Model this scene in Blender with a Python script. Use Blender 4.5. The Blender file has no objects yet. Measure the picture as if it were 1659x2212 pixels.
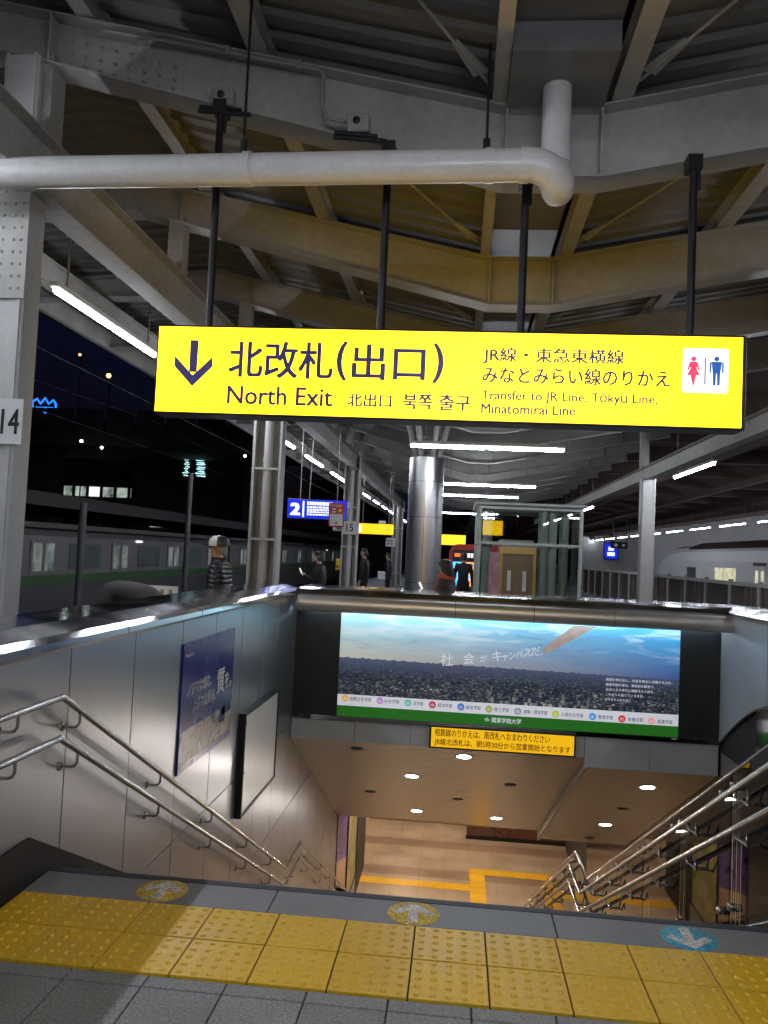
import bpy, bmesh, math, random
from mathutils import Vector, Matrix
random.seed(7)
ORD = ['first', 'second', 'third', 'fourth', 'fifth', 'sixth', 'seventh', 'eighth', 'ninth', 'tenth', 'eleventh', 'twelfth', 'thirteenth', 'fourteenth', 'fifteenth', 'sixteenth']
R = math.radians
scene = bpy.context.scene
COL = scene.collection

# ------------------------------------------------------------------ camera
cam = bpy.data.cameras.new('camera')
cam.sensor_fit = 'VERTICAL'; cam.sensor_height = 36.0; cam.lens = 36.0 * 1725 / 2212
cam.clip_start = 0.05; cam.clip_end = 2000
cam_o = bpy.data.objects.new('camera', cam); COL.objects.link(cam_o)
_R = Vector((0.99478672, 0.09136134, 0.04530446)); _U = Vector((-0.04040721, -0.05475916, 0.99768166))
_F = Vector((-0.09363037, 0.99431109, 0.05078203))
mw = Matrix.Identity(4)
for i in range(3):
    mw[i][0] = _R[i]; mw[i][1] = _U[i]; mw[i][2] = -_F[i]
mw[0][3], mw[1][3], mw[2][3] = 0, 0, 1.62
cam_o.matrix_world = mw
scene.camera = cam_o

# ------------------------------------------------------------------ night sky, exposure
world = bpy.data.worlds.new('World'); scene.world = world; world.use_nodes = True
wn = world.node_tree; bg = wn.nodes['Background']
sky = wn.nodes.new('ShaderNodeTexSky'); sky.sky_type = 'NISHITA'; sky.sun_disc = False
sky.sun_elevation = R(-2.6); sky.sun_rotation = R(80); sky.altitude = 10; sky.ozone_density = 4.0
wn.links.new(sky.outputs[0], bg.inputs['Color']); bg.inputs['Strength'].default_value = 0.15
scene.view_settings.view_transform = 'Standard'; scene.view_settings.look = 'None'
scene.view_settings.exposure = 0.0; scene.view_settings.gamma = 1.0; scene.view_settings.use_curve_mapping = False
cy = scene.cycles
cy.use_denoising = True; cy.use_adaptive_sampling = True; cy.adaptive_threshold = 0.02; cy.use_light_tree = True
cy.max_bounces = 6; cy.diffuse_bounces = 3; cy.glossy_bounces = 4; cy.transparent_max_bounces = 12
cy.sample_clamp_indirect = 6.0; cy.blur_glossy = 0.5; cy.caustics_reflective = False; cy.caustics_refractive = False

TUBE_L = 105.0      # radiance of the fluorescent tubes
DOWN_L = 420.0     # radiance of the recessed downlights

# ------------------------------------------------------------------ materials
def base_mat(name):
    m = bpy.data.materials.new(name); m.use_nodes = True
    nt = m.node_tree; return m, nt, nt.nodes['Principled BSDF']
def node(nt, t, **kw):
    n = nt.nodes.new(t)
    for k, v in kw.items():
        if k in n.inputs: n.inputs[k].default_value = v
        else: setattr(n, k, v)
    return n
def c4(c): return (c[0], c[1], c[2], 1.0)
def pmat(name, col, rough=0.5, metal=0.0, var=0.12, scale=4.0, bump=0.0, bscale=60.0, rvar=0.08, stretch=(1, 1, 1), aniso=0.0, fine=0.0, fscale=180.0, spec=0.5, coat=0.0, objrand=0.0):
    m, nt, b = base_mat(name); L = nt.links.new
    geo = node(nt, 'ShaderNodeNewGeometry')
    mp = node(nt, 'ShaderNodeMapping'); mp.inputs['Scale'].default_value = stretch
    L(geo.outputs['Position'], mp.inputs['Vector'])
    nz = node(nt, 'ShaderNodeTexNoise', Scale=scale, Detail=6.0, Roughness=0.6); L(mp.outputs[0], nz.inputs['Vector'])
    mr = node(nt, 'ShaderNodeMapRange'); mr.inputs[1].default_value = 0.25; mr.inputs[2].default_value = 0.75
    mr.inputs[3].default_value = 1 - var; mr.inputs[4].default_value = 1 + var; L(nz.outputs['Fac'], mr.inputs[0])
    last = mr.outputs[0]
    if fine:
        n2 = node(nt, 'ShaderNodeTexNoise', Scale=fscale, Detail=2.0); L(geo.outputs['Position'], n2.inputs['Vector'])
        m2 = node(nt, 'ShaderNodeMapRange'); m2.inputs[1].default_value = 0.3; m2.inputs[2].default_value = 0.7
        m2.inputs[3].default_value = 1 - fine; m2.inputs[4].default_value = 1 + fine; L(n2.outputs['Fac'], m2.inputs[0])
        mu = node(nt, 'ShaderNodeMath', operation='MULTIPLY'); L(last, mu.inputs[0]); L(m2.outputs[0], mu.inputs[1]); last = mu.outputs[0]
    if objrand:
        oi = node(nt, 'ShaderNodeObjectInfo'); m4 = node(nt, 'ShaderNodeMapRange'); m4.inputs[3].default_value = 1 - objrand; m4.inputs[4].default_value = 1 + objrand; L(oi.outputs['Random'], m4.inputs[0])
        mu2 = node(nt, 'ShaderNodeMath', operation='MULTIPLY'); L(last, mu2.inputs[0]); L(m4.outputs[0], mu2.inputs[1]); last = mu2.outputs[0]
    vm = node(nt, 'ShaderNodeVectorMath', operation='SCALE'); vm.inputs[0].default_value = col; L(last, vm.inputs['Scale'])
    L(vm.outputs[0], b.inputs['Base Color'])
    r2 = node(nt, 'ShaderNodeMapRange'); r2.inputs[1].default_value = 0.3; r2.inputs[2].default_value = 0.7
    r2.inputs[3].default_value = max(0.02, rough - rvar); r2.inputs[4].default_value = min(1, rough + rvar)
    L(nz.outputs['Fac'], r2.inputs[0]); L(r2.outputs[0], b.inputs['Roughness'])
    b.inputs['Metallic'].default_value = metal; b.inputs['Specular IOR Level'].default_value = spec
    b.inputs['Coat Weight'].default_value = coat
    if aniso:
        b.inputs['Anisotropic'].default_value = aniso
    if bump:
        n3 = node(nt, 'ShaderNodeTexNoise', Scale=bscale, Detail=3.0); L(mp.outputs[0], n3.inputs['Vector'])
        bp = node(nt, 'ShaderNodeBump', Strength=bump, Distance=0.01); L(n3.outputs['Fac'], bp.inputs['Height']); L(bp.outputs[0], b.inputs['Normal'])
    return m
def emat(name, col, strength, base=None, var=0.0, scale=3.0, light=False):
    m, nt, b = base_mat(name); L = nt.links.new
    m.cycles.emission_sampling = 'AUTO' if light or strength > 5 else 'NONE'
    b.inputs['Base Color'].default_value = c4(base or col); b.inputs['Roughness'].default_value = 0.4
    b.inputs['Emission Color'].default_value = c4(col); b.inputs['Emission Strength'].default_value = strength
    if var:
        geo = node(nt, 'ShaderNodeNewGeometry'); nz = node(nt, 'ShaderNodeTexNoise', Scale=scale, Detail=3.0)
        L(geo.outputs['Position'], nz.inputs['Vector'])
        mr = node(nt, 'ShaderNodeMapRange'); mr.inputs[1].default_value = 0.3; mr.inputs[2].default_value = 0.7
        mr.inputs[3].default_value = strength * (1 - var); mr.inputs[4].default_value = strength * (1 + var)
        L(nz.outputs['Fac'], mr.inputs[0]); L(mr.outputs[0], b.inputs['Emission Strength'])
    return m
def glassmat(name, tint, refl=0.08, rough=0.02, fres=1.5):
    m = bpy.data.materials.new(name); m.use_nodes = True; nt = m.node_tree; L = nt.links.new
    nt.nodes.remove(nt.nodes['Principled BSDF']); out = nt.nodes['Material Output']
    tr = node(nt, 'ShaderNodeBsdfTransparent'); tr.inputs[0].default_value = c4(tint)
    gl = node(nt, 'ShaderNodeBsdfGlossy', Roughness=rough); gl.inputs['Color'].default_value = (1, 1, 1, 1)
    fr = node(nt, 'ShaderNodeFresnel', IOR=fres); ad = node(nt, 'ShaderNodeMath', operation='ADD'); ad.inputs[1].default_value = refl
    L(fr.outputs[0], ad.inputs[0]); mx = node(nt, 'ShaderNodeMixShader')
    L(ad.outputs[0], mx.inputs[0]); L(tr.outputs[0], mx.inputs[1]); L(gl.outputs[0], mx.inputs[2]); L(mx.outputs[0], out.inputs['Surface'])
    return m

M = {}
M['granite'] = pmat('granite', (0.19, 0.20, 0.215), 0.55, 0, 0.22, 3.0, 0.15, 120, fine=0.36, fscale=95, objrand=0.08)
M['granite_b'] = pmat('granite_slab', (0.175, 0.185, 0.205), 0.5, 0, 0.2, 4.0, 0.15, 120, fine=0.28, fscale=130)
M['joint'] = pmat('floor_joint', (0.035, 0.035, 0.04), 0.85, 0, 0.2)
M['tactile'] = pmat('tactile_yellow', (0.66, 0.41, 0.02), 0.38, 0, 0.07, 2.5, 0.05, 90, fine=0.09, fscale=45, objrand=0.06)
M['nosing'] = pmat('nosing_rubber', (0.035, 0.04, 0.055), 0.5, 0, 0.2)
M['steel_wall'] = pmat('brushed_steel_panel', (0.325, 0.345, 0.385), 0.30, 0.80, 0.07, 0.8, rvar=0.03, fine=0.03, fscale=60, objrand=0.05)
M['steel_cap'] = pmat('steel_cap', (0.50, 0.50, 0.52), 0.13, 1.0, 0.08, 3.0, rvar=0.06)
M['steel_shade'] = pmat('brushed_shade_steel', (0.56, 0.55, 0.55), 0.42, 0.75, 0.08, 3.0, rvar=0.05)
M['steel_rail'] = pmat('polished_rail_steel', (0.46, 0.45, 0.44), 0.21, 1.0, 0.06, 6.0, rvar=0.05)
M['steel_col'] = pmat('column_cladding_steel', (0.52, 0.52, 0.53), 0.34, 1.0, 0.1, 1.5, 0.06, 3.5, rvar=0.06, stretch=(1, 1, 0.6))
M['mirror'] = pmat('polished_side_steel', (0.56, 0.55, 0.54), 0.15, 1.0, 0.1, 2.0, 0.10, 2.2, rvar=0.04)
M['bluegrey'] = pmat('blue_grey_cladding', (0.45, 0.50, 0.58), 0.4, 0.1, 0.08, 2.0, rvar=0.05)
M['seam'] = pmat('panel_seam', (0.03, 0.03, 0.035), 0.8, 0, 0.1)
M['darkskirt'] = pmat('dark_skirting', (0.018, 0.017, 0.018), 0.6, 0, 0.2, spec=0.15)
M['darkpanel'] = pmat('dark_lightbox_panel', (0.016, 0.019, 0.022), 0.45, 0, 0.1)
M['cream'] = pmat('cream_steel_paint', (0.36, 0.35, 0.325), 0.6, 0, 0.2, 1.6, 0.05, 20, fine=0.08, fscale=14)
M['creamdirty'] = pmat('dusty_cream_paint', (0.30, 0.285, 0.265), 0.65, 0, 0.28, 2.0, 0.05, 20, fine=0.1, fscale=25)
M['white'] = pmat('white_column_paint', (0.54, 0.53, 0.52), 0.62, 0, 0.12, 2.0, fine=0.05, fscale=25)
M['deck'] = pmat('roof_deck_sheet', (0.165, 0.16, 0.15), 0.7, 0.0, 0.15, 0.8)
M['gutter'] = pmat('gutter_sheet_metal', (0.20, 0.20, 0.205), 0.5, 0.35, 0.25, 3.0, 0.25, 4.0, rvar=0.1)
M['pvc'] = pmat('white_pipe', (0.62, 0.61, 0.60), 0.35, 0, 0.08, 5.0, fine=0.04, fscale=40)
M['black'] = pmat('black_metal', (0.02, 0.02, 0.024), 0.45, 0.3, 0.15)
M['bracket'] = pmat('grey_bracket_box', (0.30, 0.29, 0.26), 0.6, 0, 0.25, 9.0)
M['conduit'] = pmat('conduit', (0.28, 0.27, 0.25), 0.5, 0, 0.2)
M['soffit'] = None
M['tube'] = emat('fluorescent_tube', (0.86, 0.91, 1.0), TUBE_L, (0.8, 0.8, 0.8))
M['tubefar'] = emat('fluorescent_tube_far', (0.84, 0.88, 1.0), TUBE_L * 0.6, (0.8, 0.8, 0.8))
M['fixture'] = pmat('white_light_fixture', (0.55, 0.55, 0.56), 0.45, 0, 0.1)
M['down'] = emat('downlight_lamp', (1.0, 0.90, 0.80), DOWN_L)
M['downwarm'] = emat('warm_downlight_lamp', (1.0, 0.73, 0.47), DOWN_L)
M['ring'] = pmat('downlight_ring', (0.62, 0.58, 0.52), 0.4, 0, 0.05)
M['signyellow'] = emat('lit_yellow_sign_face', (1.0, 0.60, 0.004), 5.0, (0.25, 0.16, 0.0), 0.10, 1.1, light=True)
M['signblue'] = pmat('navy_sign_lettering', (0.012, 0.012, 0.10), 0.5, 0, 0.05)
M['signblueink'] = emat('navy_sign_ink', (0.02, 0.018, 0.15), 0.5, (0.012, 0.012, 0.08))
M['signwhite'] = emat('lit_white_pictogram', (1.0, 0.98, 0.97), 1.1)
M['pictored'] = emat('pink_pictogram', (0.85, 0.06, 0.14), 0.8)
M['pictoblue'] = emat('blue_pictogram', (0.015, 0.10, 0.38), 0.8)
M['printblack'] = pmat('black_print', (0.02, 0.016, 0.014), 0.5, 0, 0.1)
M['printwhite'] = pmat('white_print', (0.75, 0.75, 0.76), 0.5, 0, 0.05)
M['adwhite'] = emat('lit_white_print', (0.72, 0.75, 0.86), 0.55, (0.7, 0.72, 0.78))
M['adink'] = emat('lit_grey_print', (0.12, 0.12, 0.16), 0.4, (0.1, 0.1, 0.12))
M['adgreen'] = emat('lit_green_band', (0.016, 0.14, 0.012), 0.55, (0.02, 0.16, 0.015))
M['noticeyellow'] = pmat('notice_yellow', (0.80, 0.50, 0.015), 0.45, 0, 0.06)
M['noticeglow'] = emat('notice_yellow_added_glow', (1.0, 0.52, 0.006), 0.72, (0.8, 0.5, 0.015))  # emission added to brighten the notice face, no lamp behind it
M['posterblue'] = pmat('poster_blue', (0.012, 0.022, 0.24), 0.25, 0, 0.1, 2.0)
M['posterpurple'] = pmat('poster_purple', (0.09, 0.05, 0.26), 0.3, 0, 0.1, 2.0)
M['whiteboard'] = pmat('white_notice_board', (0.84, 0.82, 0.81), 0.35, 0, 0.05, 3.0)
M['stickyellow'] = pmat('worn_yellow_sticker', (0.52, 0.38, 0.07), 0.65, 0, 0.42, 11.0, fine=0.5, fscale=75)
M['stickblue'] = pmat('worn_blue_sticker', (0.06, 0.33, 0.50), 0.65, 0, 0.42, 11.0, fine=0.5, fscale=75)
M['stickwhite'] = pmat('worn_white_arrow', (0.52, 0.52, 0.52), 0.7, 0, 0.45, 12.0, fine=0.5, fscale=80)
M['glass'] = glassmat('balustrade_glass', (0.80, 0.84, 0.80), 0.03)
M['liftglass'] = glassmat('lift_glass', (0.92, 0.96, 0.94), 0.03)
M['fenceglass'] = glassmat('fence_glass', (0.30, 0.20, 0.16), 0.05)
M['step'] = pmat('stair_granite', (0.24, 0.22, 0.20), 0.5, 0, 0.2, 5, fine=0.2)
M['tan'] = pmat('tan_wall', (0.55, 0.47, 0.38), 0.5, 0, 0.08)
M['skin'] = pmat('skin', (0.55, 0.33, 0.24), 0.5, 0, 0.08)
M['hair'] = pmat('dark_hair', (0.02, 0.016, 0.014), 0.5, 0, 0.2)
M['greyhair'] = pmat('grey_hair', (0.30, 0.28, 0.26), 0.6, 0, 0.2)
M['coatblack'] = pmat('black_coat', (0.014, 0.014, 0.017), 0.7, 0, 0.2)
M['coatnavy'] = pmat('navy_padded_jacket', (0.03, 0.033, 0.05), 0.4, 0, 0.2)
def quilt_mat():
    m, nt, b = base_mat('quilted_dark_nylon'); L = nt.links.new
    geo = node(nt, 'ShaderNodeNewGeometry'); sp = node(nt, 'ShaderNodeSeparateXYZ'); nz = node(nt, 'ShaderNodeTexNoise', Scale=9.0, Detail=3.0)
    L(geo.outputs['Position'], sp.inputs[0]); L(geo.outputs['Position'], nz.inputs['Vector'])
    ma = node(nt, 'ShaderNodeMath', operation='MULTIPLY_ADD'); ma.inputs[1].default_value = 0.05; L(nz.outputs['Fac'], ma.inputs[0]); L(sp.outputs['Z'], ma.inputs[2])
    mu = node(nt, 'ShaderNodeMath', operation='MULTIPLY'); mu.inputs[1].default_value = math.pi / 0.055; L(ma.outputs[0], mu.inputs[0])
    sn = node(nt, 'ShaderNodeMath', operation='SINE'); L(mu.outputs[0], sn.inputs[0]); ab = node(nt, 'ShaderNodeMath', operation='ABSOLUTE'); L(sn.outputs[0], ab.inputs[0])
    pw = node(nt, 'ShaderNodeMath', operation='POWER'); pw.inputs[1].default_value = 0.5; L(ab.outputs[0], pw.inputs[0])
    bp = node(nt, 'ShaderNodeBump', Strength=0.9, Distance=0.02); L(pw.outputs[0], bp.inputs['Height']); L(bp.outputs[0], b.inputs['Normal'])
    b.inputs['Base Color'].default_value = (0.028, 0.03, 0.042, 1); b.inputs['Roughness'].default_value = 0.38
    return m
M['coatquilt'] = quilt_mat()
M['coatgrey'] = pmat('charcoal_coat', (0.05, 0.05, 0.06), 0.8, 0, 0.25)
M['scarf'] = pmat('orange_scarf', (0.55, 0.09, 0.03), 0.8, 0, 0.2)
M['red'] = pmat('red_kiosk_paint', (0.38, 0.015, 0.02), 0.35, 0, 0.1)
M['ballast'] = pmat('track_ballast', (0.05, 0.045, 0.04), 0.9, 0, 0.3, 8.0, 0.6, 15, fine=0.4, fscale=20)
M['darkbuild'] = pmat('dark_concrete', (0.06, 0.056, 0.058), 0.8, 0, 0.25, 0.3)
M['trainbody'] = pmat('train_steel_body', (0.17, 0.155, 0.158), 0.55, 0.3, 0.1, 0.8)
M['traingreen'] = pmat('train_green_band', (0.02, 0.10, 0.014), 0.5, 0, 0.2, 1.0)
M['traindoor'] = pmat('train_door_steel', (0.17, 0.165, 0.17), 0.5, 0.3, 0.15, 1.0)
M['trainwhite'] = pmat('train_white_paint', (0.76, 0.76, 0.78), 0.4, 0, 0.05, 0.4)
M['trainroof'] = pmat('train_roof', (0.055, 0.035, 0.032), 0.5, 0, 0.2)
M['trainwin'] = emat('train_window', (0.10, 0.16, 0.15), 0.10, (0.02, 0.03, 0.03), 0.9, 1.6)
M['traindoorwin'] = emat('train_door_window', (0.55, 0.62, 0.56), 0.16, (0.1, 0.12, 0.12), 0.95, 2.6)
M['litwin'] = emat('lit_train_window', (0.9, 0.85, 0.55), 0.6, (0.3, 0.3, 0.2), 0.5, 4)
M['brownroof'] = pmat('brown_track_roof', (0.12, 0.082, 0.068), 0.7, 0, 0.25, 0.6)
M['brownpanel'] = pmat('brown_screen_panel', (0.10, 0.045, 0.035), 0.3, 0, 0.4, 2.0, stretch=(1, 3, 0.3))
M['fencepanel'] = pmat('smoked_fence_panel', (0.075, 0.055, 0.05), 0.22, 0, 0.5, 1.2, stretch=(1, 3, 0.3), objrand=0.35)
M['postgrey'] = pmat('grey_fence_post', (0.34, 0.33, 0.31), 0.45, 0.3, 0.1)
M['mast'] = pmat('dark_mast', (0.07, 0.07, 0.08), 0.5, 0.2, 0.1)
M['gold'] = pmat('brass_lift_frame', (0.42, 0.31, 0.13), 0.35, 0.6, 0.1)
M['liftdoor'] = pmat('brown_lift_door', (0.22, 0.165, 0.11), 0.35, 0.4, 0.06, 1)
M['liftframe'] = pmat('pale_green_lift_frame', (0.55, 0.61, 0.575), 0.4, 0.1, 0.08)
M['pink'] = pmat('pink_poster', (0.50, 0.28, 0.32), 0.35, 0, 0.35, 5.0)

def soffit_mat():
    m, nt, b = base_mat('tan_linear_ceiling'); L = nt.links.new
    geo = node(nt, 'ShaderNodeNewGeometry'); sp = node(nt, 'ShaderNodeSeparateXYZ'); L(geo.outputs['Position'], sp.inputs[0])
    mul = node(nt, 'ShaderNodeMath', operation='MULTIPLY'); mul.inputs[1].default_value = 2 * math.pi / 0.085; L(sp.outputs['Y'], mul.inputs[0])
    sn = node(nt, 'ShaderNodeMath', operation='SINE'); L(mul.outputs[0], sn.inputs[0])
    gt = node(nt, 'ShaderNodeMapRange'); gt.inputs[1].default_value = 0.90; gt.inputs[2].default_value = 0.99; L(sn.outputs[0], gt.inputs[0])
    mx = node(nt, 'ShaderNodeMix', data_type='RGBA'); mx.inputs['A'].default_value = (0.50, 0.42, 0.33, 1); mx.inputs['B'].default_value = (0.20, 0.16, 0.12, 1)
    L(gt.outputs[0], mx.inputs['Factor']); L(mx.outputs['Result'], b.inputs['Base Color'])
    inv = node(nt, 'ShaderNodeMath', operation='SUBTRACT'); inv.inputs[0].default_value = 1.0; L(gt.outputs[0], inv.inputs[1])
    bp = node(nt, 'ShaderNodeBump', Strength=0.5, Distance=0.006); L(inv.outputs[0], bp.inputs['Height']); L(bp.outputs[0], b.inputs['Normal'])
    b.inputs['Roughness'].default_value = 0.24; b.inputs['Metallic'].default_value = 0.45
    return m
M['soffit'] = soffit_mat()

def concourse_mat():
    m, nt, b = base_mat('concourse_stone'); L = nt.links.new
    geo = node(nt, 'ShaderNodeNewGeometry'); sp = node(nt, 'ShaderNodeSeparateXYZ'); L(geo.outputs['Position'], sp.inputs[0])
    mul = node(nt, 'ShaderNodeMath', operation='MULTIPLY'); mul.inputs[1].default_value = 2 * math.pi / 1.9; L(sp.outputs['Y'], mul.inputs[0])
    sn = node(nt, 'ShaderNodeMath', operation='SINE'); L(mul.outputs[0], sn.inputs[0])
    st = node(nt, 'ShaderNodeMapRange'); st.inputs[1].default_value = 0.55; st.inputs[2].default_value = 0.75; L(sn.outputs[0], st.inputs[0])
    nz = node(nt, 'ShaderNodeTexNoise', Scale=1.2, Detail=5.0); L(geo.outputs['Position'], nz.inputs['Vector'])
    mx = node(nt, 'ShaderNodeMix', data_type='RGBA'); mx.inputs['A'].default_value = (0.37, 0.31, 0.255, 1); mx.inputs['B'].default_value = (0.25, 0.185, 0.15, 1)
    L(st.outputs[0], mx.inputs['Factor'])
    mr = node(nt, 'ShaderNodeMapRange'); mr.inputs[1].default_value = 0.3; mr.inputs[2].default_value = 0.7; mr.inputs[3].default_value = 0.75; mr.inputs[4].default_value = 1.2; L(nz.outputs['Fac'], mr.inputs[0])
    vs = node(nt, 'ShaderNodeVectorMath', operation='SCALE'); L(mx.outputs['Result'], vs.inputs[0]); L(mr.outputs[0], vs.inputs['Scale']); L(vs.outputs[0], b.inputs['Base Color'])
    bk = node(nt, 'ShaderNodeTexBrick', Scale=1.0); bk.offset = 0.0; bk.inputs['Color1'].default_value = (1, 1, 1, 1); bk.inputs['Color2'].default_value = (0.93, 0.93, 0.94, 1); bk.inputs['Mortar'].default_value = (0.66, 0.64, 0.62, 1)
    bk.inputs['Mortar Size'].default_value = 0.006; bk.inputs['Brick Width'].default_value = 0.6; bk.inputs['Row Height'].default_value = 0.6; L(geo.outputs['Position'], bk.inputs['Vector'])
    vm2 = node(nt, 'ShaderNodeVectorMath', operation='MULTIPLY'); L(vs.outputs[0], vm2.inputs[0]); L(bk.outputs['Color'], vm2.inputs[1]); L(vm2.outputs[0], b.inputs['Base Color'])
    b.inputs['Roughness'].default_value = 0.32
    return m
M['concourse'] = concourse_mat()

def ad_mat():
    """printed photograph: pale evening sky with streaked cloud over a dark, speckled city plain"""
    m, nt, b = base_mat('printed_city_skyline'); L = nt.links.new
    geo = node(nt, 'ShaderNodeNewGeometry'); sp = node(nt, 'ShaderNodeSeparateXYZ'); L(geo.outputs['Position'], sp.inputs[0])
    def mrange(src, a, bb, c=0.0, d=1.0):
        n = node(nt, 'ShaderNodeMapRange'); n.inputs[1].default_value = a; n.inputs[2].default_value = bb; n.inputs[3].default_value = c; n.inputs[4].default_value = d
        L(src, n.inputs[0]); return n.outputs[0]
    def mix(f, a, bcol):
        n = node(nt, 'ShaderNodeMix', data_type='RGBA')
        if hasattr(f, 'links') or not isinstance(f, float): L(f, n.inputs['Factor'])
        for s, k in ((a, 'A'), (bcol, 'B')):
            if isinstance(s, tuple): n.inputs[k].default_value = c4(s)
            else: L(s, n.inputs[k])
        return n.outputs['Result']
    u = mrange(sp.outputs['X'], -1.37, 2.64); v = mrange(sp.outputs['Z'], 0.30, 0.88)
    hor = mix(u, (0.52, 0.50, 0.42), (0.05, 0.10, 0.30)); mid = mix(u, (0.44, 0.60, 0.66), (0.05, 0.24, 0.55)); top = mix(u, (0.40, 0.76, 0.86), (0.06, 0.42, 0.78))
    low = mix(mrange(v, 0.0, 0.5), hor, mid); skyc = mix(mrange(v, 0.45, 1.0), low, top)
    mp = node(nt, 'ShaderNodeMapping'); mp.inputs['Scale'].default_value = (1.1, 1, 6.5); mp.inputs['Rotation'].default_value = (0, R(-4), 0); L(geo.outputs['Position'], mp.inputs['Vector'])
    nz = node(nt, 'ShaderNodeTexNoise', Scale=1.5, Detail=5.0, Roughness=0.55, Distortion=0.6); L(mp.outputs[0], nz.inputs['Vector'])
    cl = mrange(nz.outputs['Fac'], 0.50, 0.70, 0.0, 0.75)
    clv = node(nt, 'ShaderNodeMath', operation='MULTIPLY'); L(cl, clv.inputs[0]); L(mrange(v, 0.15, 0.75), clv.inputs[1])
    skyc = mix(clv.outputs[0], skyc, (0.78, 0.90, 0.96))
    dk = mrange(nz.outputs['Fac'], 0.42, 0.30, 0.0, 0.55); skyc = mix(dk, skyc, (0.10, 0.24, 0.40))
    # city plain
    def spk(sx, sz, lo, hi, det=2.0):
        mp2 = node(nt, 'ShaderNodeMapping'); mp2.inputs['Scale'].default_value = (sx, 1, sz); L(geo.outputs['Position'], mp2.inputs['Vector'])
        n = node(nt, 'ShaderNodeTexNoise', Scale=1.0, Detail=det, Roughness=0.7); L(mp2.outputs[0], n.inputs['Vector']); return mrange(n.outputs['Fac'], lo, hi)
    def cells(dx, dz, off=0.0):
        sn = node(nt, 'ShaderNodeVectorMath', operation='SNAP'); sn.inputs[1].default_value = (dx, 100.0, dz)
        ao = node(nt, 'ShaderNodeVectorMath', operation='ADD'); ao.inputs[1].default_value = (off, 0, off * 0.7); L(geo.outputs['Position'], ao.inputs[0]); L(ao.outputs[0], sn.inputs[0])
        w = node(nt, 'ShaderNodeTexWhiteNoise', noise_dimensions='3D'); L(sn.outputs[0], w.inputs['Vector']); return w.outputs['Value']
    def mul(a_, b_):
        n = node(nt, 'ShaderNodeMath', operation='MULTIPLY'); L(a_, n.inputs[0]); L(b_, n.inputs[1]); return n.outputs[0]
    mid_ = spk(22, 60, 0.45, 0.80); clump = spk(4, 8, 0.40, 0.64)
    lowz = mrange(sp.outputs['Z'], 0.30, -0.06, 0.12, 1.0)
    far = mix(mrange(sp.outputs['Z'], 0.33, 0.12), (0.07, 0.095, 0.18), (0.012, 0.018, 0.034))
    city = mix(mid_, far, (0.075, 0.10, 0.145))
    s1 = mul(mul(mrange(cells(0.017, 0.009), 0.84, 1.0), lowz), mrange(spk(9, 16, 0.40, 0.66), 0, 1, 0.25, 1.0)); city = mix(s1, city, (0.50, 0.48, 0.42))
    s2 = mul(mul(mrange(cells(0.034, 0.016, 0.37), 0.90, 1.0, 0.0, 0.7), mrange(sp.outputs['Z'], 0.16, 0.02)), clump); city = mix(s2, city, (0.55, 0.53, 0.47))
    # a cluster of pale towers low in the middle
    hgt = mrange(cells(0.036, 90.0, 0.11), 0.35, 1.0, -0.16, 0.045); lt = node(nt, 'ShaderNodeMath', operation='LESS_THAN'); L(sp.outputs['Z'], lt.inputs[0]); L(hgt, lt.inputs[1])
    win = mul(mrange(sp.outputs['X'], 0.30, 0.75), mrange(sp.outputs['X'], 1.75, 1.25)); tw = mul(mul(lt.outputs[0], win), mrange(cells(0.018, 90.0, 0.53), 0.0, 1.0, 0.15, 1.0)); city = mix(tw, city, (0.40, 0.39, 0.35))
    # uneven skyline
    n1 = node(nt, 'ShaderNodeTexNoise', Scale=16.0, Detail=4.0)
    mp3 = node(nt, 'ShaderNodeMapping'); mp3.inputs['Scale'].default_value = (1, 0, 0); L(geo.outputs['Position'], mp3.inputs['Vector']); L(mp3.outputs[0], n1.inputs['Vector'])
    hz = mrange(sp.outputs['X'], -1.37, 2.64, 0.335, 0.292); ha = node(nt, 'ShaderNodeMath', operation='ADD'); L(hz, ha.inputs[0]); L(mrange(n1.outputs['Fac'], 0.45, 0.75, -0.006, 0.018), ha.inputs[1])
    gt = node(nt, 'ShaderNodeMath', operation='GREATER_THAN'); L(sp.outputs['Z'], gt.inputs[0]); L(ha.outputs[0], gt.inputs[1])
    fin = mix(gt.outputs[0], city, skyc)
    L(fin, b.inputs['Base Color']); L(fin, b.inputs['Emission Color']); b.inputs['Emission Strength'].default_value = 0.62
    b.inputs['Roughness'].default_value = 0.3
    return m
M['adphoto'] = ad_mat()

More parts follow.
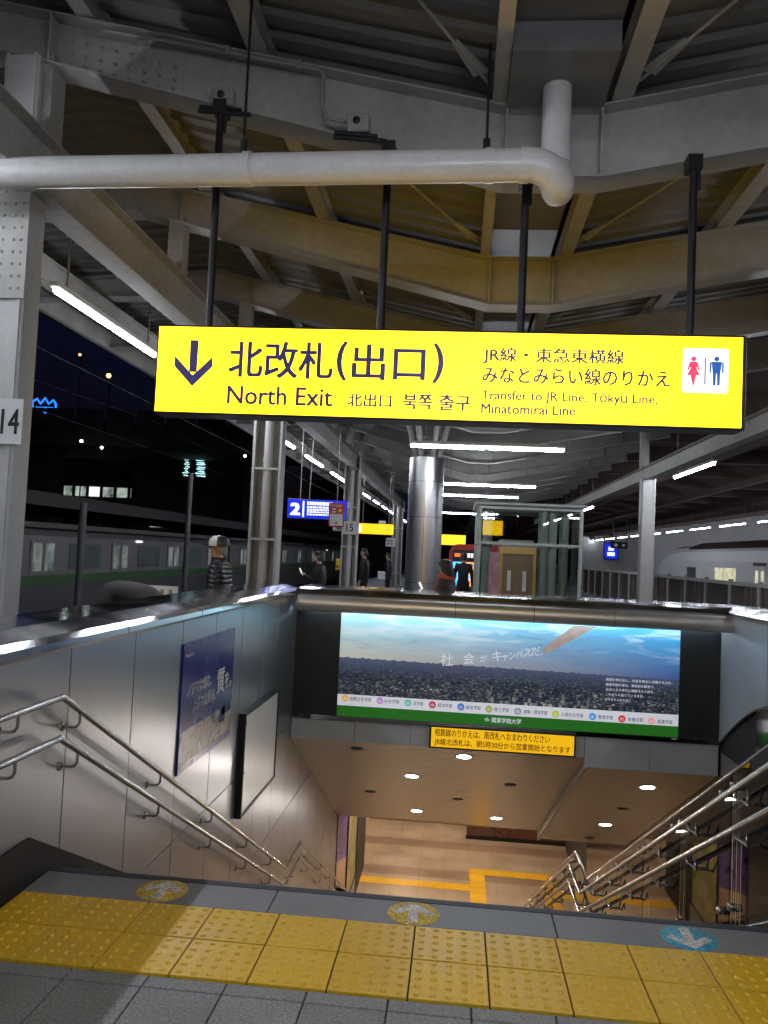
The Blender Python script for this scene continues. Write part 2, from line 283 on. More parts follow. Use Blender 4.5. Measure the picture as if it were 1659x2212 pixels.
def patch_mat(name, cols, scale, rough=0.35, emis=0.0, stretch=(1, 1, 1)):
    """printed picture that reads as coloured patches"""
    m, nt, b = base_mat(name); L = nt.links.new
    geo = node(nt, 'ShaderNodeNewGeometry'); mp = node(nt, 'ShaderNodeMapping'); mp.inputs['Scale'].default_value = stretch; L(geo.outputs['Position'], mp.inputs['Vector'])
    nz = node(nt, 'ShaderNodeTexNoise', Scale=scale * 0.7, Detail=2.0); L(mp.outputs[0], nz.inputs['Vector'])
    vo = node(nt, 'ShaderNodeTexVoronoi', Scale=scale); vo.feature = 'SMOOTH_F1'; vo.inputs['Smoothness'].default_value = 0.3
    ad = node(nt, 'ShaderNodeVectorMath', operation='ADD'); L(mp.outputs[0], ad.inputs[0]); L(nz.outputs['Color'], ad.inputs[1]); L(ad.outputs[0], vo.inputs['Vector'])
    s = node(nt, 'ShaderNodeSeparateColor'); L(vo.outputs['Color'], s.inputs[0])
    cr = node(nt, 'ShaderNodeValToRGB'); e = cr.color_ramp.elements
    while len(e) < len(cols): e.new(0.5)
    for i, c in enumerate(cols): e[i].position = i / (len(cols) - 1); e[i].color = c4(c)
    L(s.outputs[0], cr.inputs[0]); L(cr.outputs[0], b.inputs['Base Color'])
    if emis: L(cr.outputs[0], b.inputs['Emission Color']); b.inputs['Emission Strength'].default_value = emis
    b.inputs['Roughness'].default_value = rough
    return m
M['photos'] = patch_mat('printed_shop_photos', [(0.55, 0.52, 0.48), (0.30, 0.27, 0.22), (0.62, 0.60, 0.58), (0.45, 0.32, 0.24), (0.06, 0.055, 0.06), (0.72, 0.70, 0.66)], 5.5)
M['photogreen'] = patch_mat('printed_green_picture', [(0.10, 0.16, 0.05), (0.45, 0.38, 0.18), (0.18, 0.22, 0.10), (0.5, 0.42, 0.3)], 3.0)
M['photoblue'] = patch_mat('printed_blue_picture', [(0.03, 0.06, 0.20), (0.06, 0.12, 0.28), (0.28, 0.30, 0.36), (0.04, 0.05, 0.10)], 3.0)
M['photowarm'] = patch_mat('printed_warm_picture', [(0.55, 0.40, 0.28), (0.42, 0.25, 0.16), (0.62, 0.5, 0.38)], 2.5)

# ------------------------------------------------------------------ mesh helpers
class MB:
    def __init__(s): s.v = []; s.f = []; s.m = []; s.s = []
    def face(s, pts, mi=0, sm=False):
        n = len(s.v); s.v += [tuple(p) for p in pts]; s.f.append(tuple(range(n, n + len(pts)))); s.m.append(mi); s.s.append(sm)
    def faces(s, vs, fs, mi=0, sm=False):
        n = len(s.v); s.v += [tuple(p) for p in vs]
        for f in fs: s.f.append(tuple(i + n for i in f)); s.m.append(mi); s.s.append(sm)
    def box(s, x0, x1, y0, y1, z0, z1, mi=0):
        vs = [(x0, y0, z0), (x1, y0, z0), (x1, y1, z0), (x0, y1, z0), (x0, y0, z1), (x1, y0, z1), (x1, y1, z1), (x0, y1, z1)]
        s.faces(vs, [(0, 3, 2, 1), (4, 5, 6, 7), (0, 1, 5, 4), (1, 2, 6, 5), (2, 3, 7, 6), (3, 0, 4, 7)], mi); return s
    def bbox(s, x0, x1, y0, y1, z0, z1, b=0.01, mi=0):
        """box with chamfered edges"""
        vs = []; idx = {}
        for ix, x in enumerate((x0, x1)):
            for iy, y in enumerate((y0, y1)):
                for iz, z in enumerate((z0, z1)):
                    dx = b if ix == 0 else -b; dy = b if iy == 0 else -b; dz = b if iz == 0 else -b
                    idx[ix, iy, iz, 0] = len(vs); vs.append((x, y + dy, z + dz))
                    idx[ix, iy, iz, 1] = len(vs); vs.append((x + dx, y, z + dz))
                    idx[ix, iy, iz, 2] = len(vs); vs.append((x + dx, y + dy, z))
        fs = []
        I = lambda a, b_, c, k: idx[a, b_, c, k]
        for a in (0, 1):
            q = [I(a, 0, 0, 0), I(a, 1, 0, 0), I(a, 1, 1, 0), I(a, 0, 1, 0)]; fs.append(q if a else q[::-1])
            q = [I(0, a, 0, 1), I(1, a, 0, 1), I(1, a, 1, 1), I(0, a, 1, 1)]; fs.append(q[::-1] if a else q)
            q = [I(0, 0, a, 2), I(1, 0, a, 2), I(1, 1, a, 2), I(0, 1, a, 2)]; fs.append(q if a else q[::-1])
        for a in (0, 1):
            for c in (0, 1):
                fs.append([I(a, c, 0, 0), I(a, c, 1, 0), I(a, c, 1, 1), I(a, c, 0, 1)])
                fs.append([I(a, 0, c, 0), I(a, 1, c, 0), I(a, 1, c, 2), I(a, 0, c, 2)])
                fs.append([I(0, a, c, 1), I(1, a, c, 1), I(1, a, c, 2), I(0, a, c, 2)])
                for d in (0, 1): fs.append([I(a, c, d, 0), I(a, c, d, 1), I(a, c, d, 2)])
        s.faces(vs, fs, mi); return s
    def prism(s, poly, axis, a, b, mi=0):
        """poly: 2D points, extruded along axis 'x' (y,z) / 'y' (x,z) / 'z' (x,y) from a to b"""
        def P(p, t): return {'x': (t, p[0], p[1]), 'y': (p[0], t, p[1]), 'z': (p[0], p[1], t)}[axis]
        n = len(poly); vs = [P(p, a) for p in poly] + [P(p, b) for p in poly]
        fs = [tuple(range(n)), tuple(range(2 * n - 1, n - 1, -1))] + [(i, i + n, (i + 1) % n + n, (i + 1) % n) for i in range(n)]
        s.faces(vs, fs, mi); return s
    def tube(s, pts, r, n=10, mi=0, caps=True, sm=True):
        pts = [Vector(p) for p in pts]; rs = r if isinstance(r, (list, tuple)) else [r] * len(pts)
        d0 = (pts[1] - pts[0]).normalized(); up = Vector((0, 0, 1)) if abs(d0.z) < 0.9 else Vector((0, 1, 0))
        a = d0.cross(up).normalized(); vs = []
        for i, p in enumerate(pts):
            if i == 0: d = pts[1] - pts[0]
            elif i == len(pts) - 1: d = pts[-1] - pts[-2]
            else: d = (pts[i + 1] - p).normalized() + (p - pts[i - 1]).normalized()
            d.normalize(); a = (a - d * a.dot(d)).normalized(); b = d.cross(a)
            k = 1.0
            if 0 < i < len(pts) - 1:
                c = max(0.4, d.dot((p - pts[i - 1]).normalized())); k = 1.0 / c if c > 0.5 else 1.0
            for j in range(n):
                t = 2 * math.pi * j / n; vs.append(p + (a * math.cos(t) + b * math.sin(t)) * rs[i])
        fs = []
        for i in range(len(pts) - 1):
            for j in range(n):
                fs.append((i * n + j, i * n + (j + 1) % n, (i + 1) * n + (j + 1) % n, (i + 1) * n + j))
        s.faces(vs, fs, mi, sm)
        if caps:
            s.face(vs[:n][::-1], mi); s.face(vs[-n:], mi)
        return s
    def disc(s, c, nrm, r, n=20, mi=0):
        nrm = Vector(nrm).normalized(); a = nrm.orthogonal().normalized(); b = nrm.cross(a); c = Vector(c)
        s.face([c + (a * math.cos(2 * math.pi * j / n) + b * math.sin(2 * math.pi * j / n)) * r for j in range(n)], mi); return s
    def lathe(s, c, prof, n=16, mi=0, axis=Vector((0, 0, 1))):
        axis = Vector(axis).normalized(); a = axis.orthogonal().normalized(); b = axis.cross(a); c = Vector(c); vs = []
        for (r, h) in prof:
            for j in range(n):
                t = 2 * math.pi * j / n; vs.append(c + axis * h + (a * math.cos(t) + b * math.sin(t)) * r)
        fs = [(i * n + j, i * n + (j + 1) % n, (i + 1) * n + (j + 1) % n, (i + 1) * n + j) for i in range(len(prof) - 1) for j in range(n)]
        s.faces(vs, fs, mi, True); return s
    def mesh(s, name):
        me = bpy.data.meshes.new(name); me.from_pydata(s.v, [], s.f); me.polygons.foreach_set('material_index', s.m); me.polygons.foreach_set('use_smooth', s.s)
        bm = bmesh.new(); bm.from_mesh(me); bmesh.ops.recalc_face_normals(bm, faces=bm.faces); bm.to_mesh(me); bm.free()
        return me
    def build(s, name, mat, parent=None):
        me = s.mesh(name)
        for m in (mat if isinstance(mat, (list, tuple)) else [mat]): me.materials.append(M[m])
        return link(name, me, parent)
def link(name, me, parent=None):
    o = bpy.data.objects.new(name, me); COL.objects.link(o)
    if parent is not None: o.parent = parent
    return o
def tag(o, label, cat, group=None):
    o['label'] = label; o['category'] = cat
    if group: o['group'] = group
    return o
def thing(name, label, cat, group=None, loc=(0, 0, 0), rz=0.0):
    o = bpy.data.objects.new(name, None); COL.objects.link(o); o.location = loc; o.rotation_euler = (0, 0, rz); o.empty_display_size = 0.1
    return tag(o, label, cat, group)
def struct(o, label=None):
    o['kind'] = 'structure'
    if label: o['label'] = label
    return o
def copy_tree(o, parent=None):
    c = o.copy(); COL.objects.link(c)
    if parent is not None: c.parent = parent
    for ch in list(o.children): copy_tree(ch, c)
    return c

def text_geo(body, bold=0.0, res=2):
    cu = bpy.data.curves.new('lettering', 'FONT'); cu.body = body; cu.size = 1.0; cu.resolution_u = res; cu.offset = bold
    o = bpy.data.objects.new('lettering', cu); COL.objects.link(o)
    me = bpy.data.meshes.new_from_object(o)
    vs = [v.co.copy() for v in me.vertices]; fs = [tuple(p.vertices) for p in me.polygons]
    bpy.data.objects.remove(o); bpy.data.curves.remove(cu); bpy.data.meshes.remove(me)
    return vs, fs
def lettering(parent, body, box, plane, mat, bold=0.0, name='lettering', slope=0.0, res=2, keep=False):
    """fit the text into box=(a0, a1, b0, b1) on plane: ('y', Y) -> a = X, b = Z ; ('x', X) -> a = Y, b = Z ; ('z', Z) -> a = X, b = Y"""
    vs, fs = text_geo(body, 0.0, res)
    x0 = min(v.x for v in vs); x1 = max(v.x for v in vs); y0 = min(v.y for v in vs); y1 = max(v.y for v in vs)
    a0, a1, b0, b1 = box; sx = (a1 - a0) / (x1 - x0); sy = (b1 - b0) / (y1 - y0)
    out = []; ofs = [(0, 0)] if bold <= 0.001 else [(-bold, -bold * 0.6), (bold, -bold * 0.6), (bold, bold * 0.6), (-bold, bold * 0.6), (0, 0)]
    allf = []
    for q, (ox, oy) in enumerate(ofs):
        n = len(out); dn = 0.0002 * q * (1 if plane[0] == 'x' else -1)
        for v in vs:
            a = a0 + (v.x + ox - x0) * sx; b = b0 + (v.y + oy - y0) * sy + slope * (v.x - x0) * sx
            out.append({'y': (a, plane[1] + dn, b), 'x': (plane[1] + dn, a, b), 'z': (a, b, plane[1] - dn)}[plane[0]])
        allf += [tuple(i + n for i in f) for f in fs]
    me = bpy.data.meshes.new(name); me.from_pydata(out, [], allf); me.materials.append(M[mat])
    return link(name, me, parent)

# ================================================================== SETTING
XL, XR, YN, YE = -1.93, 3.10, 3.87, 9.70     # stairwell: left wall, right wall, top nosing, end wall
SLOPE = 0.522
Z1 = -2.97; ZF = -5.94                        # landing level, concourse floor

# ---- platform floor: slab round the stairwell + paving
mb = MB()
mb.box(-5.2, 6.9, -14, 3.60, -0.35, -0.012); mb.box(-5.2, XL - 0.02, 3.6, 120, -0.35, -0.012)
mb.box(XR + 0.02, 6.9, 3.6, 120, -0.35, -0.012); mb.box(XL - 0.02, XR + 0.02, YE + 0.3, 120, -0.35, -0.012)
floor = struct(mb.build('platform_floor', 'joint'))
def tile_mesh(name, w, d, h=0.012, mat='granite', bev=0.0025):
    m = MB(); m.bbox(-w / 2, w / 2, -d / 2, d / 2, -h, 0, bev); me = m.mesh(name); me.materials.append(M[mat]); return me
t30 = tile_mesh('paving_tile', 0.2945, 0.284)
rows = [2.635 - 0.29 * k for k in range(0, 7)]
for r in rows:
    yc = r + 0.138 if r == rows[0] else r + 0.145
    for k in range(-7, 9):
        o = link('paving_tile', t30, floor); o.location = (-0.335 + 0.3 * k, yc - 0.006, 0)
thin = tile_mesh('paving_strip', 0.2945, 0.072)
for k in range(-7, 9):
    o = link('paving_tile', thin, floor); o.location = (-0.335 + 0.3 * k, 2.952, 0)
far_pave = MB(); far_pave.box(-5.2, XL - 0.25, 0.9, 120, -0.012, -0.002); far_pave.box(XR + 0.25, 6.9, 0.9, 120, -0.012, -0.002); far_pave.box(XL - 0.2, XR + 0.2, YE + 0.3, 120, -0.012, -0.002); far_pave.box(-5.2, 6.9, -14, 0.88, -0.012, -0.002)
far_pave.build('paving', 'granite', floor)
# tactile tiles with domes
m = MB(); m.bbox(-0.1468, 0.1468, -0.1398, 0.1398, -0.012, 0.002, 0.0015)
for i in range(5):
    for j in range(5):
        m.lathe((-0.118 + 0.059 * i, -0.114 + 0.057 * j, 0.002), [(0.0135, 0), (0.0115, 0.003), (0.0075, 0.005), (0.0005, 0.0055)], 10)
tac = m.mesh('tactile_tile'); tac.materials.append(M['tactile'])
for ry in (3.145, 3.435):
    for k in range(-6, 11):
        o = link('tactile_tile', tac, floor); o.location = (0.033 + 0.3 * k - 0.0, ry, 0)
# kerb slabs between tactile strip and nosing
xs = [-2.06, -0.78, 0.497, 1.775, 3.05]
for a, b in zip(xs, xs[1:]):
    mb = MB(); mb.bbox(max(a, XL) + 0.003, b - 0.003, 3.583, 3.815, -0.15, 0, 0.002); mb.build('paving_slab', 'granite_b', floor)
# dark ribbed nosing
for k in range(4):
    mb = MB(); mb.bbox(XL, 3.05, 3.818 + 0.014 * k, 3.829 + 0.014 * k, -0.16, 0.003 if k < 3 else -0.001, 0.002); mb.build('nosing_strip', 'nosing', floor)

# ---- stairs (36 treads, landing)
st_root = MB(); st_root.box(XL, 1.66, 9.62, 10.42, Z1 - 0.3, Z1); stair = struct(st_root.build('staircase', 'step'))
tr = MB(); tr.bbox(XL, 1.66, 0, 0.325, -0.165, 0, 0.006); trm = tr.mesh('step'); trm.materials.append(M['step'])
nz_ = MB(); nz_.box(XL + 0.01, 1.65, -0.002, 0.03, 0.0005, 0.004); nzm = nz_.mesh('step_nosing'); nzm.materials.append(M['nosing'])
for k in range(1, 18):
    for (y0, z0) in ((YN, 0.0), (10.42, Z1)):
        o = link('step', trm, stair); o.location = (0, y0 + (k - 1) * 0.3195 + 0.02, z0 - 0.165 * k)
        q = link('step_nosing', nzm, o)

# ---- left stair wall
wall = thing('stair_wall', 'brushed steel panel wall along the left side of the stairs', 'wall')
mb = MB(); mb.box(-2.40, XL - 0.012, 1.2, YE + 0.1, -0.3, 1.07); mb.box(-2.40, XL - 0.012, 3.9, 19.6, ZF - 0.1, -0.3); mb.build('wall_core', 'seam', wall)
ys = [1.3, 2.3, 3.10, 3.93, 4.75, 5.60, 6.40, 7.21, 7.98, 8.78, 9.58, 10.38, 11.2, 12.0, 12.8, 13.6, 14.4, 15.2, 16.0, 16.8, 17.6]
def sofz(y): return -0.67 - SLOPE * (y - 9.7)
for a, b in zip(ys, ys[1:]):
    g = 0.004
    for (z0, z1) in ((-0.50, 1.075), (-1.505, -0.50), (-2.9, -1.505), (-4.4, -2.9), (ZF, -4.4)):
        if z0 < -0.4 and b < 3.9: continue
        if z0 == -0.50 and b < 3.95: z0 = 0.0
        # skip pieces buried under the stairs or above the soffit
        top = z1
        if a > 10.3:
            if z0 > sofz(a) + 0.05: continue
        under = -SLOPE * max(0, min(b, 9.6) - 3.9) if b < 10.4 else Z1 - SLOPE * max(0, b - 10.4)
        if z1 < under - 0.6: continue
        mb = MB(); mb.bbox(XL - 0.014, XL, a + g, b - g, z0 + g, z1 - g, 0.0025); mb.build('panel', 'steel_wall', wall)
# cap: sloped steel coping
mb = MB(); mb.prism([(-1.895, 1.085), (-1.895, 1.120), (-1.95, 1.142), (-2.10, 1.180), (-2.40, 1.190), (-2.46, 1.15), (-2.46, 1.06), (-1.93, 1.06)], 'y', 1.2, 9.72)
cap = mb.build('coping', 'steel_cap', wall)
for y in (3.2, 4.55, 5.9, 7.25, 8.6):
    mb = MB(); mb.prism([(-1.893, 1.083), (-1.893, 1.1215), (-1.95, 1.1435), (-2.10, 1.1815), (-2.39, 1.1915)], 'y', y, y + 0.004); mb.build('coping_joint', 'seam', cap)
# dark skirting, level then falling with the flight
mb = MB()
mb.prism([(1.2, -0.02), (3.62, -0.02), (9.7, -0.02 - SLOPE * 6.08), (9.7, 0.21 - SLOPE * 6.08), (3.62, 0.225), (1.2, 0.225)], 'x', XL, XL + 0.012)
mb.build('skirting', 'darkskirt', wall)

# ---- right stair wall: blue-grey band above a swept lower edge, polished steel below
rwall = thing('stair_wall', 'polished steel side wall with swept blue-grey upper band beyond the glass', 'wall')
edge = [(3.0, 0.36), (7.6, 0.36), (8.0, 0.325), (8.3, 0.265), (8.6, 0.175), (8.9, 0.04), (9.2, -0.12), (9.45, -0.265), (9.70, -0.42)]
mb = MB(); mb.prism([(3.0, 1.07)] + edge + [(9.70, 1.07)], 'x', XR, XR + 0.012); mb.build('upper_panel', 'bluegrey', rwall)
mb = MB(); mb.box(XR + 0.03, XR + 0.40, 3.0, YE + 0.1, ZF, 1.06); mb.box(XR + 0.03, XR + 0.40, YE + 0.1, 21.7, ZF, -0.4); mb.build('wall_core', 'seam', rwall)
for a, b in zip([3.0, 4.4, 5.8, 7.2, 8.6, 10.0, 11.4, 12.8, 14.2, 15.6, 17.0], [4.4, 5.8, 7.2, 8.6, 10.0, 11.4, 12.8, 14.2, 15.6, 17.0, 18.4]):
    mb = MB(); mb.box(XR + 0.014, XR + 0.028, a + 0.003, b - 0.003, ZF, 0.45 if b < 9.8 else -0.5); mb.build('steel_panel', 'mirror', rwall)
mb = MB(); mb.tube([(XR - 0.004, y, z) for (y, z) in edge], 0.012, 6); mb.build('edge_trim', 'steel_rail', rwall)
mb = MB(); mb.prism([(3.065, 1.085), (3.065, 1.12), (3.24, 1.185), (3.48, 1.185), (3.52, 1.15), (3.52, 1.06), (3.10, 1.06)], 'y', 3.0, 9.72); mb.build('coping', 'steel_cap', rwall)
mb = MB(); mb.box(XR - 0.002, XR + 0.0, 8.295, 8.30, 0.27, 1.07); mb.build('panel_joint', 'seam', rwall)

# ---- end wall over the flight
ew = thing('end_wall', 'headwall with tubular steel coping closing the far end of the stairwell', 'wall')
mb = MB(); mb.box(XL, XR, YE + 0.018, YE + 0.30, -0.62, 1.06); mb.build('wall_core', 'seam', ew)
px = [XL, -1.153, -0.477, 0.55, 1.578, 2.327, XR]
for i, (a, b) in enumerate(zip(px, px[1:])):
    zb = -0.675 if b < 1.6 else -0.785
    mb = MB(); mb.bbox(a + 0.003, b - 0.003, YE, YE + 0.014, zb, -0.41, 0.002); mb.build('panel', 'bluegrey', ew)
mb = MB(); mb.box(XL, XR, YE + 0.002, YE + 0.016, -0.405, 1.06); mb.build('recess_back', 'darkpanel', ew)
mb = MB(); mb.prism([(9.44, 1.10), (9.47, 1.15), (9.62, 1.165), (10.42, 1.165), (10.46, 1.13), (10.46, 1.06), (9.44, 1.06)], 'x', XL + 0.03, 3.52); mb.build('coping', 'steel_cap', ew)
mb = MB(); mb.tube([(XL + 0.07, 9.385, 0.985), (3.12, 9.385, 0.985)], 0.094, 28); tubecap = mb.build('tubular_shade', 'steel_shade', ew)
for x in (0.0, 0.9, 1.8):
    mb = MB(); mb.tube([(x, 9.385, 0.985), (x + 0.006, 9.385, 0.985)], 0.0955, 28); mb.build('shade_joint', 'seam', tubecap)
mb = MB(); mb.box(XL, XR, YE - 0.03, YE + 0.0, -0.425, -0.40); mb.build('ledge', 'steel_cap', ew)

# ---- sloping soffit
sof = MB()
sof.prism([(9.717, -0.679), (9.717, -0.40), (14.25, -0.40), (14.25, sofz(14.25))], 'x', XL + 0.001, 1.585)
soffit = struct(sof.build('stair_soffit', 'soffit'), 'sloping tan linear ceiling over the lower flight')
so2 = MB(); so2.prism([(9.717, -0.783), (9.717, -0.42), (14.4, -0.42), (14.4, -0.775 - SLOPE * 4.70)], 'x', 1.625, XR + 0.005); so2.build('side_soffit', 'soffit', soffit)
so3 = MB(); so3.prism([(9.716, -0.807), (9.716, -0.41), (14.42, -0.41), (14.42, -0.80 - SLOPE * 4.72)], 'x', 1.585, 1.625); so3.build('soffit_edge', 'tan', soffit)
mb = MB(); mb.box(-1.3, 0.75, 14.25, 14.262, sofz(14.25) - 0.012, sofz(14.25) + 0.05); mb.build('soffit_trim', 'noticeyellow', soffit)
mb = MB(); mb.box(-14, 14, 14.45, 40, -2.82, -2.6); cc = struct(mb.build('concourse_ceiling', 'tan'))
mb = MB(); mb.box(XL, XR, 14.43, 14.6, -3.1, -2.6); mb.build('ceiling_fascia', 'tan', cc)

# ---- concourse floor and its tactile path
mb = MB(); mb.box(-14, 14, 15.0, 40, ZF - 0.2, ZF); cfl = struct(mb.build('concourse_floor', 'concourse'))
mb = MB(); mb.bbox(-0.181, 0.181, -0.181, 0.181, 0.002, 0.008, 0.003)
for i in range(4): mb.box(-0.165, 0.165, -0.135 + 0.09 * i - 0.015, -0.135 + 0.09 * i + 0.015, 0.008, 0.012)
ctm = mb.mesh('tactile_tile'); ctm.materials.append(M['tactile'])
for k in range(9): o = link('tactile_tile', ctm, cfl); o.location = (0.40 - 0.366 * k, 18.80, ZF)
for k in range(9): o = link('tactile_tile', ctm, cfl); o.location = (0.77, 19.77 - 0.366 * k, ZF); o.rotation_euler = (0, 0, math.pi / 2)
for k in range(6): o = link('tactile_tile', ctm, cfl); o.location = (1.136 + 0.366 * k, 19.77, ZF)

# ---- concourse walls, pillar, posters
cw = thing('concourse_wall', 'dark brown shutter wall at the back of the lower concourse', 'wall')
mb = MB(); mb.box(0.55, 3.32, 22.0, 22.3, ZF, -2.82); mb.build('wall_face', 'brownpanel', cw)
mb = MB(); mb.box(0.53, 3.34, 21.985, 22.0, ZF, ZF + 0.10); mb.build('skirting', 'darkskirt', cw)
cw2 = thing('concourse_wall', 'pale wall return beside the lower end of the glass balustrade', 'wall')
mb = MB(); mb.box(3.34, 3.9, 21.7, 30, ZF, -2.82); mb.build('wall_face', 'white', cw2)
mb = MB(); mb.box(3.325, 3.34, 21.7, 30, ZF, ZF + 0.12); mb.build('skirting', 'darkskirt', cw2)
cw3 = thing('concourse_wall', 'far tan wall of the lower concourse', 'wall')
mb = MB(); mb.box(-14, 14, 39.7, 40, ZF, -2.82); mb.build('wall_face', 'tan', cw3); mb = MB(); mb.box(-14, 14, 39.66, 39.7, ZF, ZF + 0.15); mb.build('skirting', 'darkskirt', cw3)
pl = thing('pillar', 'white and grey square pillar at the foot of the stairs', 'pillar')
mb = MB(); mb.bbox(-2.35, -2.0, 19.75, 20.05, ZF, -2.82, 0.02); mb.build('shaft', 'white', pl); mb = MB(); mb.box(-2.36, -2.02, 19.6, 19.745, ZF, -2.82); mb.build('side_plate', 'bluegrey', pl)
cw4 = thing('concourse_wall', 'warm lit left wall of the concourse beyond the pillar', 'wall')
mb = MB(); mb.box(-2.6, -2.2, 20.1, 27, ZF, -2.82); mb.build('wall_face', 'tan', cw4)
for i, (a, b) in enumerate(((20.5, 22.2), (22.5, 24.4))):
    mb = MB(); mb.box(-2.2, -2.185, a, b, ZF + 0.5, -3.3); mb.build('picture', 'photowarm', cw4)

def wall_poster(name, label, x, y0, y1, z0, z1, mat, frame=None, t=0.012, sgn=1):
    p = thing(name, label, 'poster')
    mb = MB(); mb.box(min(x, x + sgn * t), max(x, x + sgn * t), y0, y1, z0, z1); mb.build('sheet', mat, p)
    if frame:
        f = MB(); w = 0.022; xa, xb = min(x, x + sgn * (t + 0.02)), max(x, x + sgn * (t + 0.02))
        f.box(xa, xb, y0 - w, y0, z0 - w, z1 + w); f.box(xa, xb, y1, y1 + w, z0 - w, z1 + w); f.box(xa, xb, y0, y1, z0 - w, z0); f.box(xa, xb, y0, y1, z1, z1 + w); f.build('frame', frame, p)
    return p
# lower left posters
p = wall_poster('wall_poster', 'purple poster with pale lower corner at the foot of the left stair wall', XL + 0.002, 14.35, 15.74, -4.95, -3.05, 'posterpurple', None)
mb = MB(); mb.face([(XL + 0.016, 14.35, -4.3), (XL + 0.016, 15.74, -4.95), (XL + 0.016, 14.35, -4.95)]); mb.face([(XL + 0.016, 14.36, -3.9), (XL + 0.016, 15.72, -4.3), (XL + 0.016, 15.74, -4.95), (XL + 0.016, 14.36, -4.9)]); mb.build('picture', 'photowarm', p)
wall_poster('wall_poster', 'yellowish framed poster next to the purple one on the lower left wall', XL + 0.002, 15.86, 17.45, -5.3, -3.05, 'photogreen', 'seam')
wall_poster('wall_poster', 'green and tan poster on the steel wall behind the glass', XR + 0.012, 8.75, 9.55, -2.35, -1.25, 'photogreen', 'steel_cap', sgn=-1)
wall_poster('wall_poster', 'deep blue poster on the steel wall behind the glass', XR + 0.012, 7.75, 8.55, -2.05, -0.95, 'photoblue', 'steel_cap', sgn=-1)
wall_poster('wall_poster', 'tan poster lowest on the steel wall behind the glass', XR + 0.012, 9.8, 10.7, -3.0, -1.75, 'photowarm', 'steel_cap', sgn=-1)

# blue poster on the left wall
p = wall_poster('wall_poster', 'large blue poster with white slogan and a strip of photographs on left wall', XL + 0.002, 5.60, 6.92, -0.03, 0.90, 'posterblue')
PX = XL + 0.016
mb = MB(); mb.box(PX - 0.002, PX, 5.602, 6.918, 0.03, 0.262); mb.build('photo_strip', 'photos', p)
mb = MB(); mb.box(PX, PX + 0.001, 6.56, 6.72, 0.14, 0.262); mb.box(PX, PX + 0.001, 6.62, 6.9, 0.2, 0.262); mb.build('blue_corner', 'posterblue', p)
mb = MB(); mb.box(PX - 0.001, PX, 5.602, 6.918, -0.028, 0.028); mb.build('footer', 'posterpurple', p)
PL = ('x', PX + 0.001)
lettering(p, 'ノジマは悩む、', (5.72, 6.29, 0.50, 0.60), PL, 'printwhite', 0.02)
lettering(p, 'ノジマは見る、', (5.86, 6.42, 0.365, 0.465), PL, 'printwhite', 0.02)
lettering(p, '質', (6.45, 6.65, 0.40, 0.60), PL, 'printwhite', 0.03)
lettering(p, 'を。', (6.67, 6.86, 0.41, 0.54), PL, 'printwhite', 0.03)
lettering(p, 'Nojima', (5.64, 5.82, 0.79, 0.83), PL, 'printwhite', 0.02)
mb = MB(); mb.box(PX, PX + 0.001, 5.68, 5.74, 0.835, 0.85); mb.build('logo_mark', 'red', p)

# white notice board
p = thing('notice_board', 'blank white board in a thin black frame on the left wall', 'board')
mb = MB(); mb.box(XL + 0.002, XL + 0.045, 7.27, 8.65, -0.865, 0.085); mb.build('backing', 'black', p)
mb = MB(); mb.box(XL + 0.045, XL + 0.05, 7.295, 8.63, -0.84, 0.062); mb.build('white_face', 'whiteboard', p)
fr = MB()
for (a, b, c, d) in ((7.27, 7.295, -0.865, 0.085), (8.63, 8.655, -0.865, 0.085), (7.295, 8.63, -0.865, -0.84), (7.295, 8.63, 0.062, 0.085)): fr.box(XL + 0.0455, XL + 0.062, a, b, c, d)
fr.build('frame', 'black', p)
for (y, z) in ((7.28, -0.45), (8.64, -0.42), (7.28, 0.0), (8.64, 0.02)):
    mb = MB(); mb.box(XL + 0.062, XL + 0.068, y - 0.008, y + 0.008, z - 0.02, z + 0.02); mb.build('clip', 'steel_cap', p)

# ---- handrails
def rail_path(off=0.0):
    return [(3.685, 0.866 - off), (9.37, -2.10 - off), (10.23, -2.10 - off), (15.9, -2.10 - off - SLOPE * 5.67)]
hr = thing('handrail', 'double steel handrail on brackets along the left stair wall', 'handrail')
XRL = XL + 0.09
for nm, off in (('upper_rail', 0.0), ('lower_rail', 0.195)):
    pts = [(XRL, 1.6, 0.866 - off), (XRL, 2.6, 0.866 - off)] + [(XRL, y, z) for (y, z) in rail_path(off)]
    mb = MB(); mb.tube(pts, 0.0165, 12); rr = mb.build(nm, 'steel_rail', hr)
    for i in (2, 3, 4):
        mb = MB(); mb.lathe(pts[i], [(0.001, -0.017), (0.012, -0.012), (0.017, 0), (0.012, 0.012), (0.001, 0.017)], 10); mb.build('elbow', 'steel_rail', rr)
def railz(y):
    if y < 3.685: return 0.866
    if y < 9.37: return 0.866 - SLOPE * (y - 3.685)
    if y < 10.23: return -2.10
    return -2.10 - SLOPE * (y - 10.23)
for y in (2.2, 3.30, 3.876, 5.06, 6.25, 7.42, 8.52, 9.8, 10.85, 12.04, 13.07, 14.29, 15.3):
    for off in (0.0, 0.195):
        z = railz(y) - off
        mb = MB(); mb.tube([(XRL, y, z - 0.012), (XRL, y, z - 0.06), (XRL - 0.012, y, z - 0.078), (XRL - 0.035, y, z - 0.085), (XL + 0.004, y, z - 0.085)], 0.0075, 8)
        mb.lathe((XL + 0.001, y, z - 0.085), [(0.0, 0.006), (0.022, 0.006), (0.024, 0.0)], 12, axis=(1, 0, 0)); mb.build('bracket', 'steel_rail', hr)
XG = 1.60
hg = thing('handrail', 'double steel handrail carried on the glass balustrade', 'handrail')
XRR = XG - 0.075
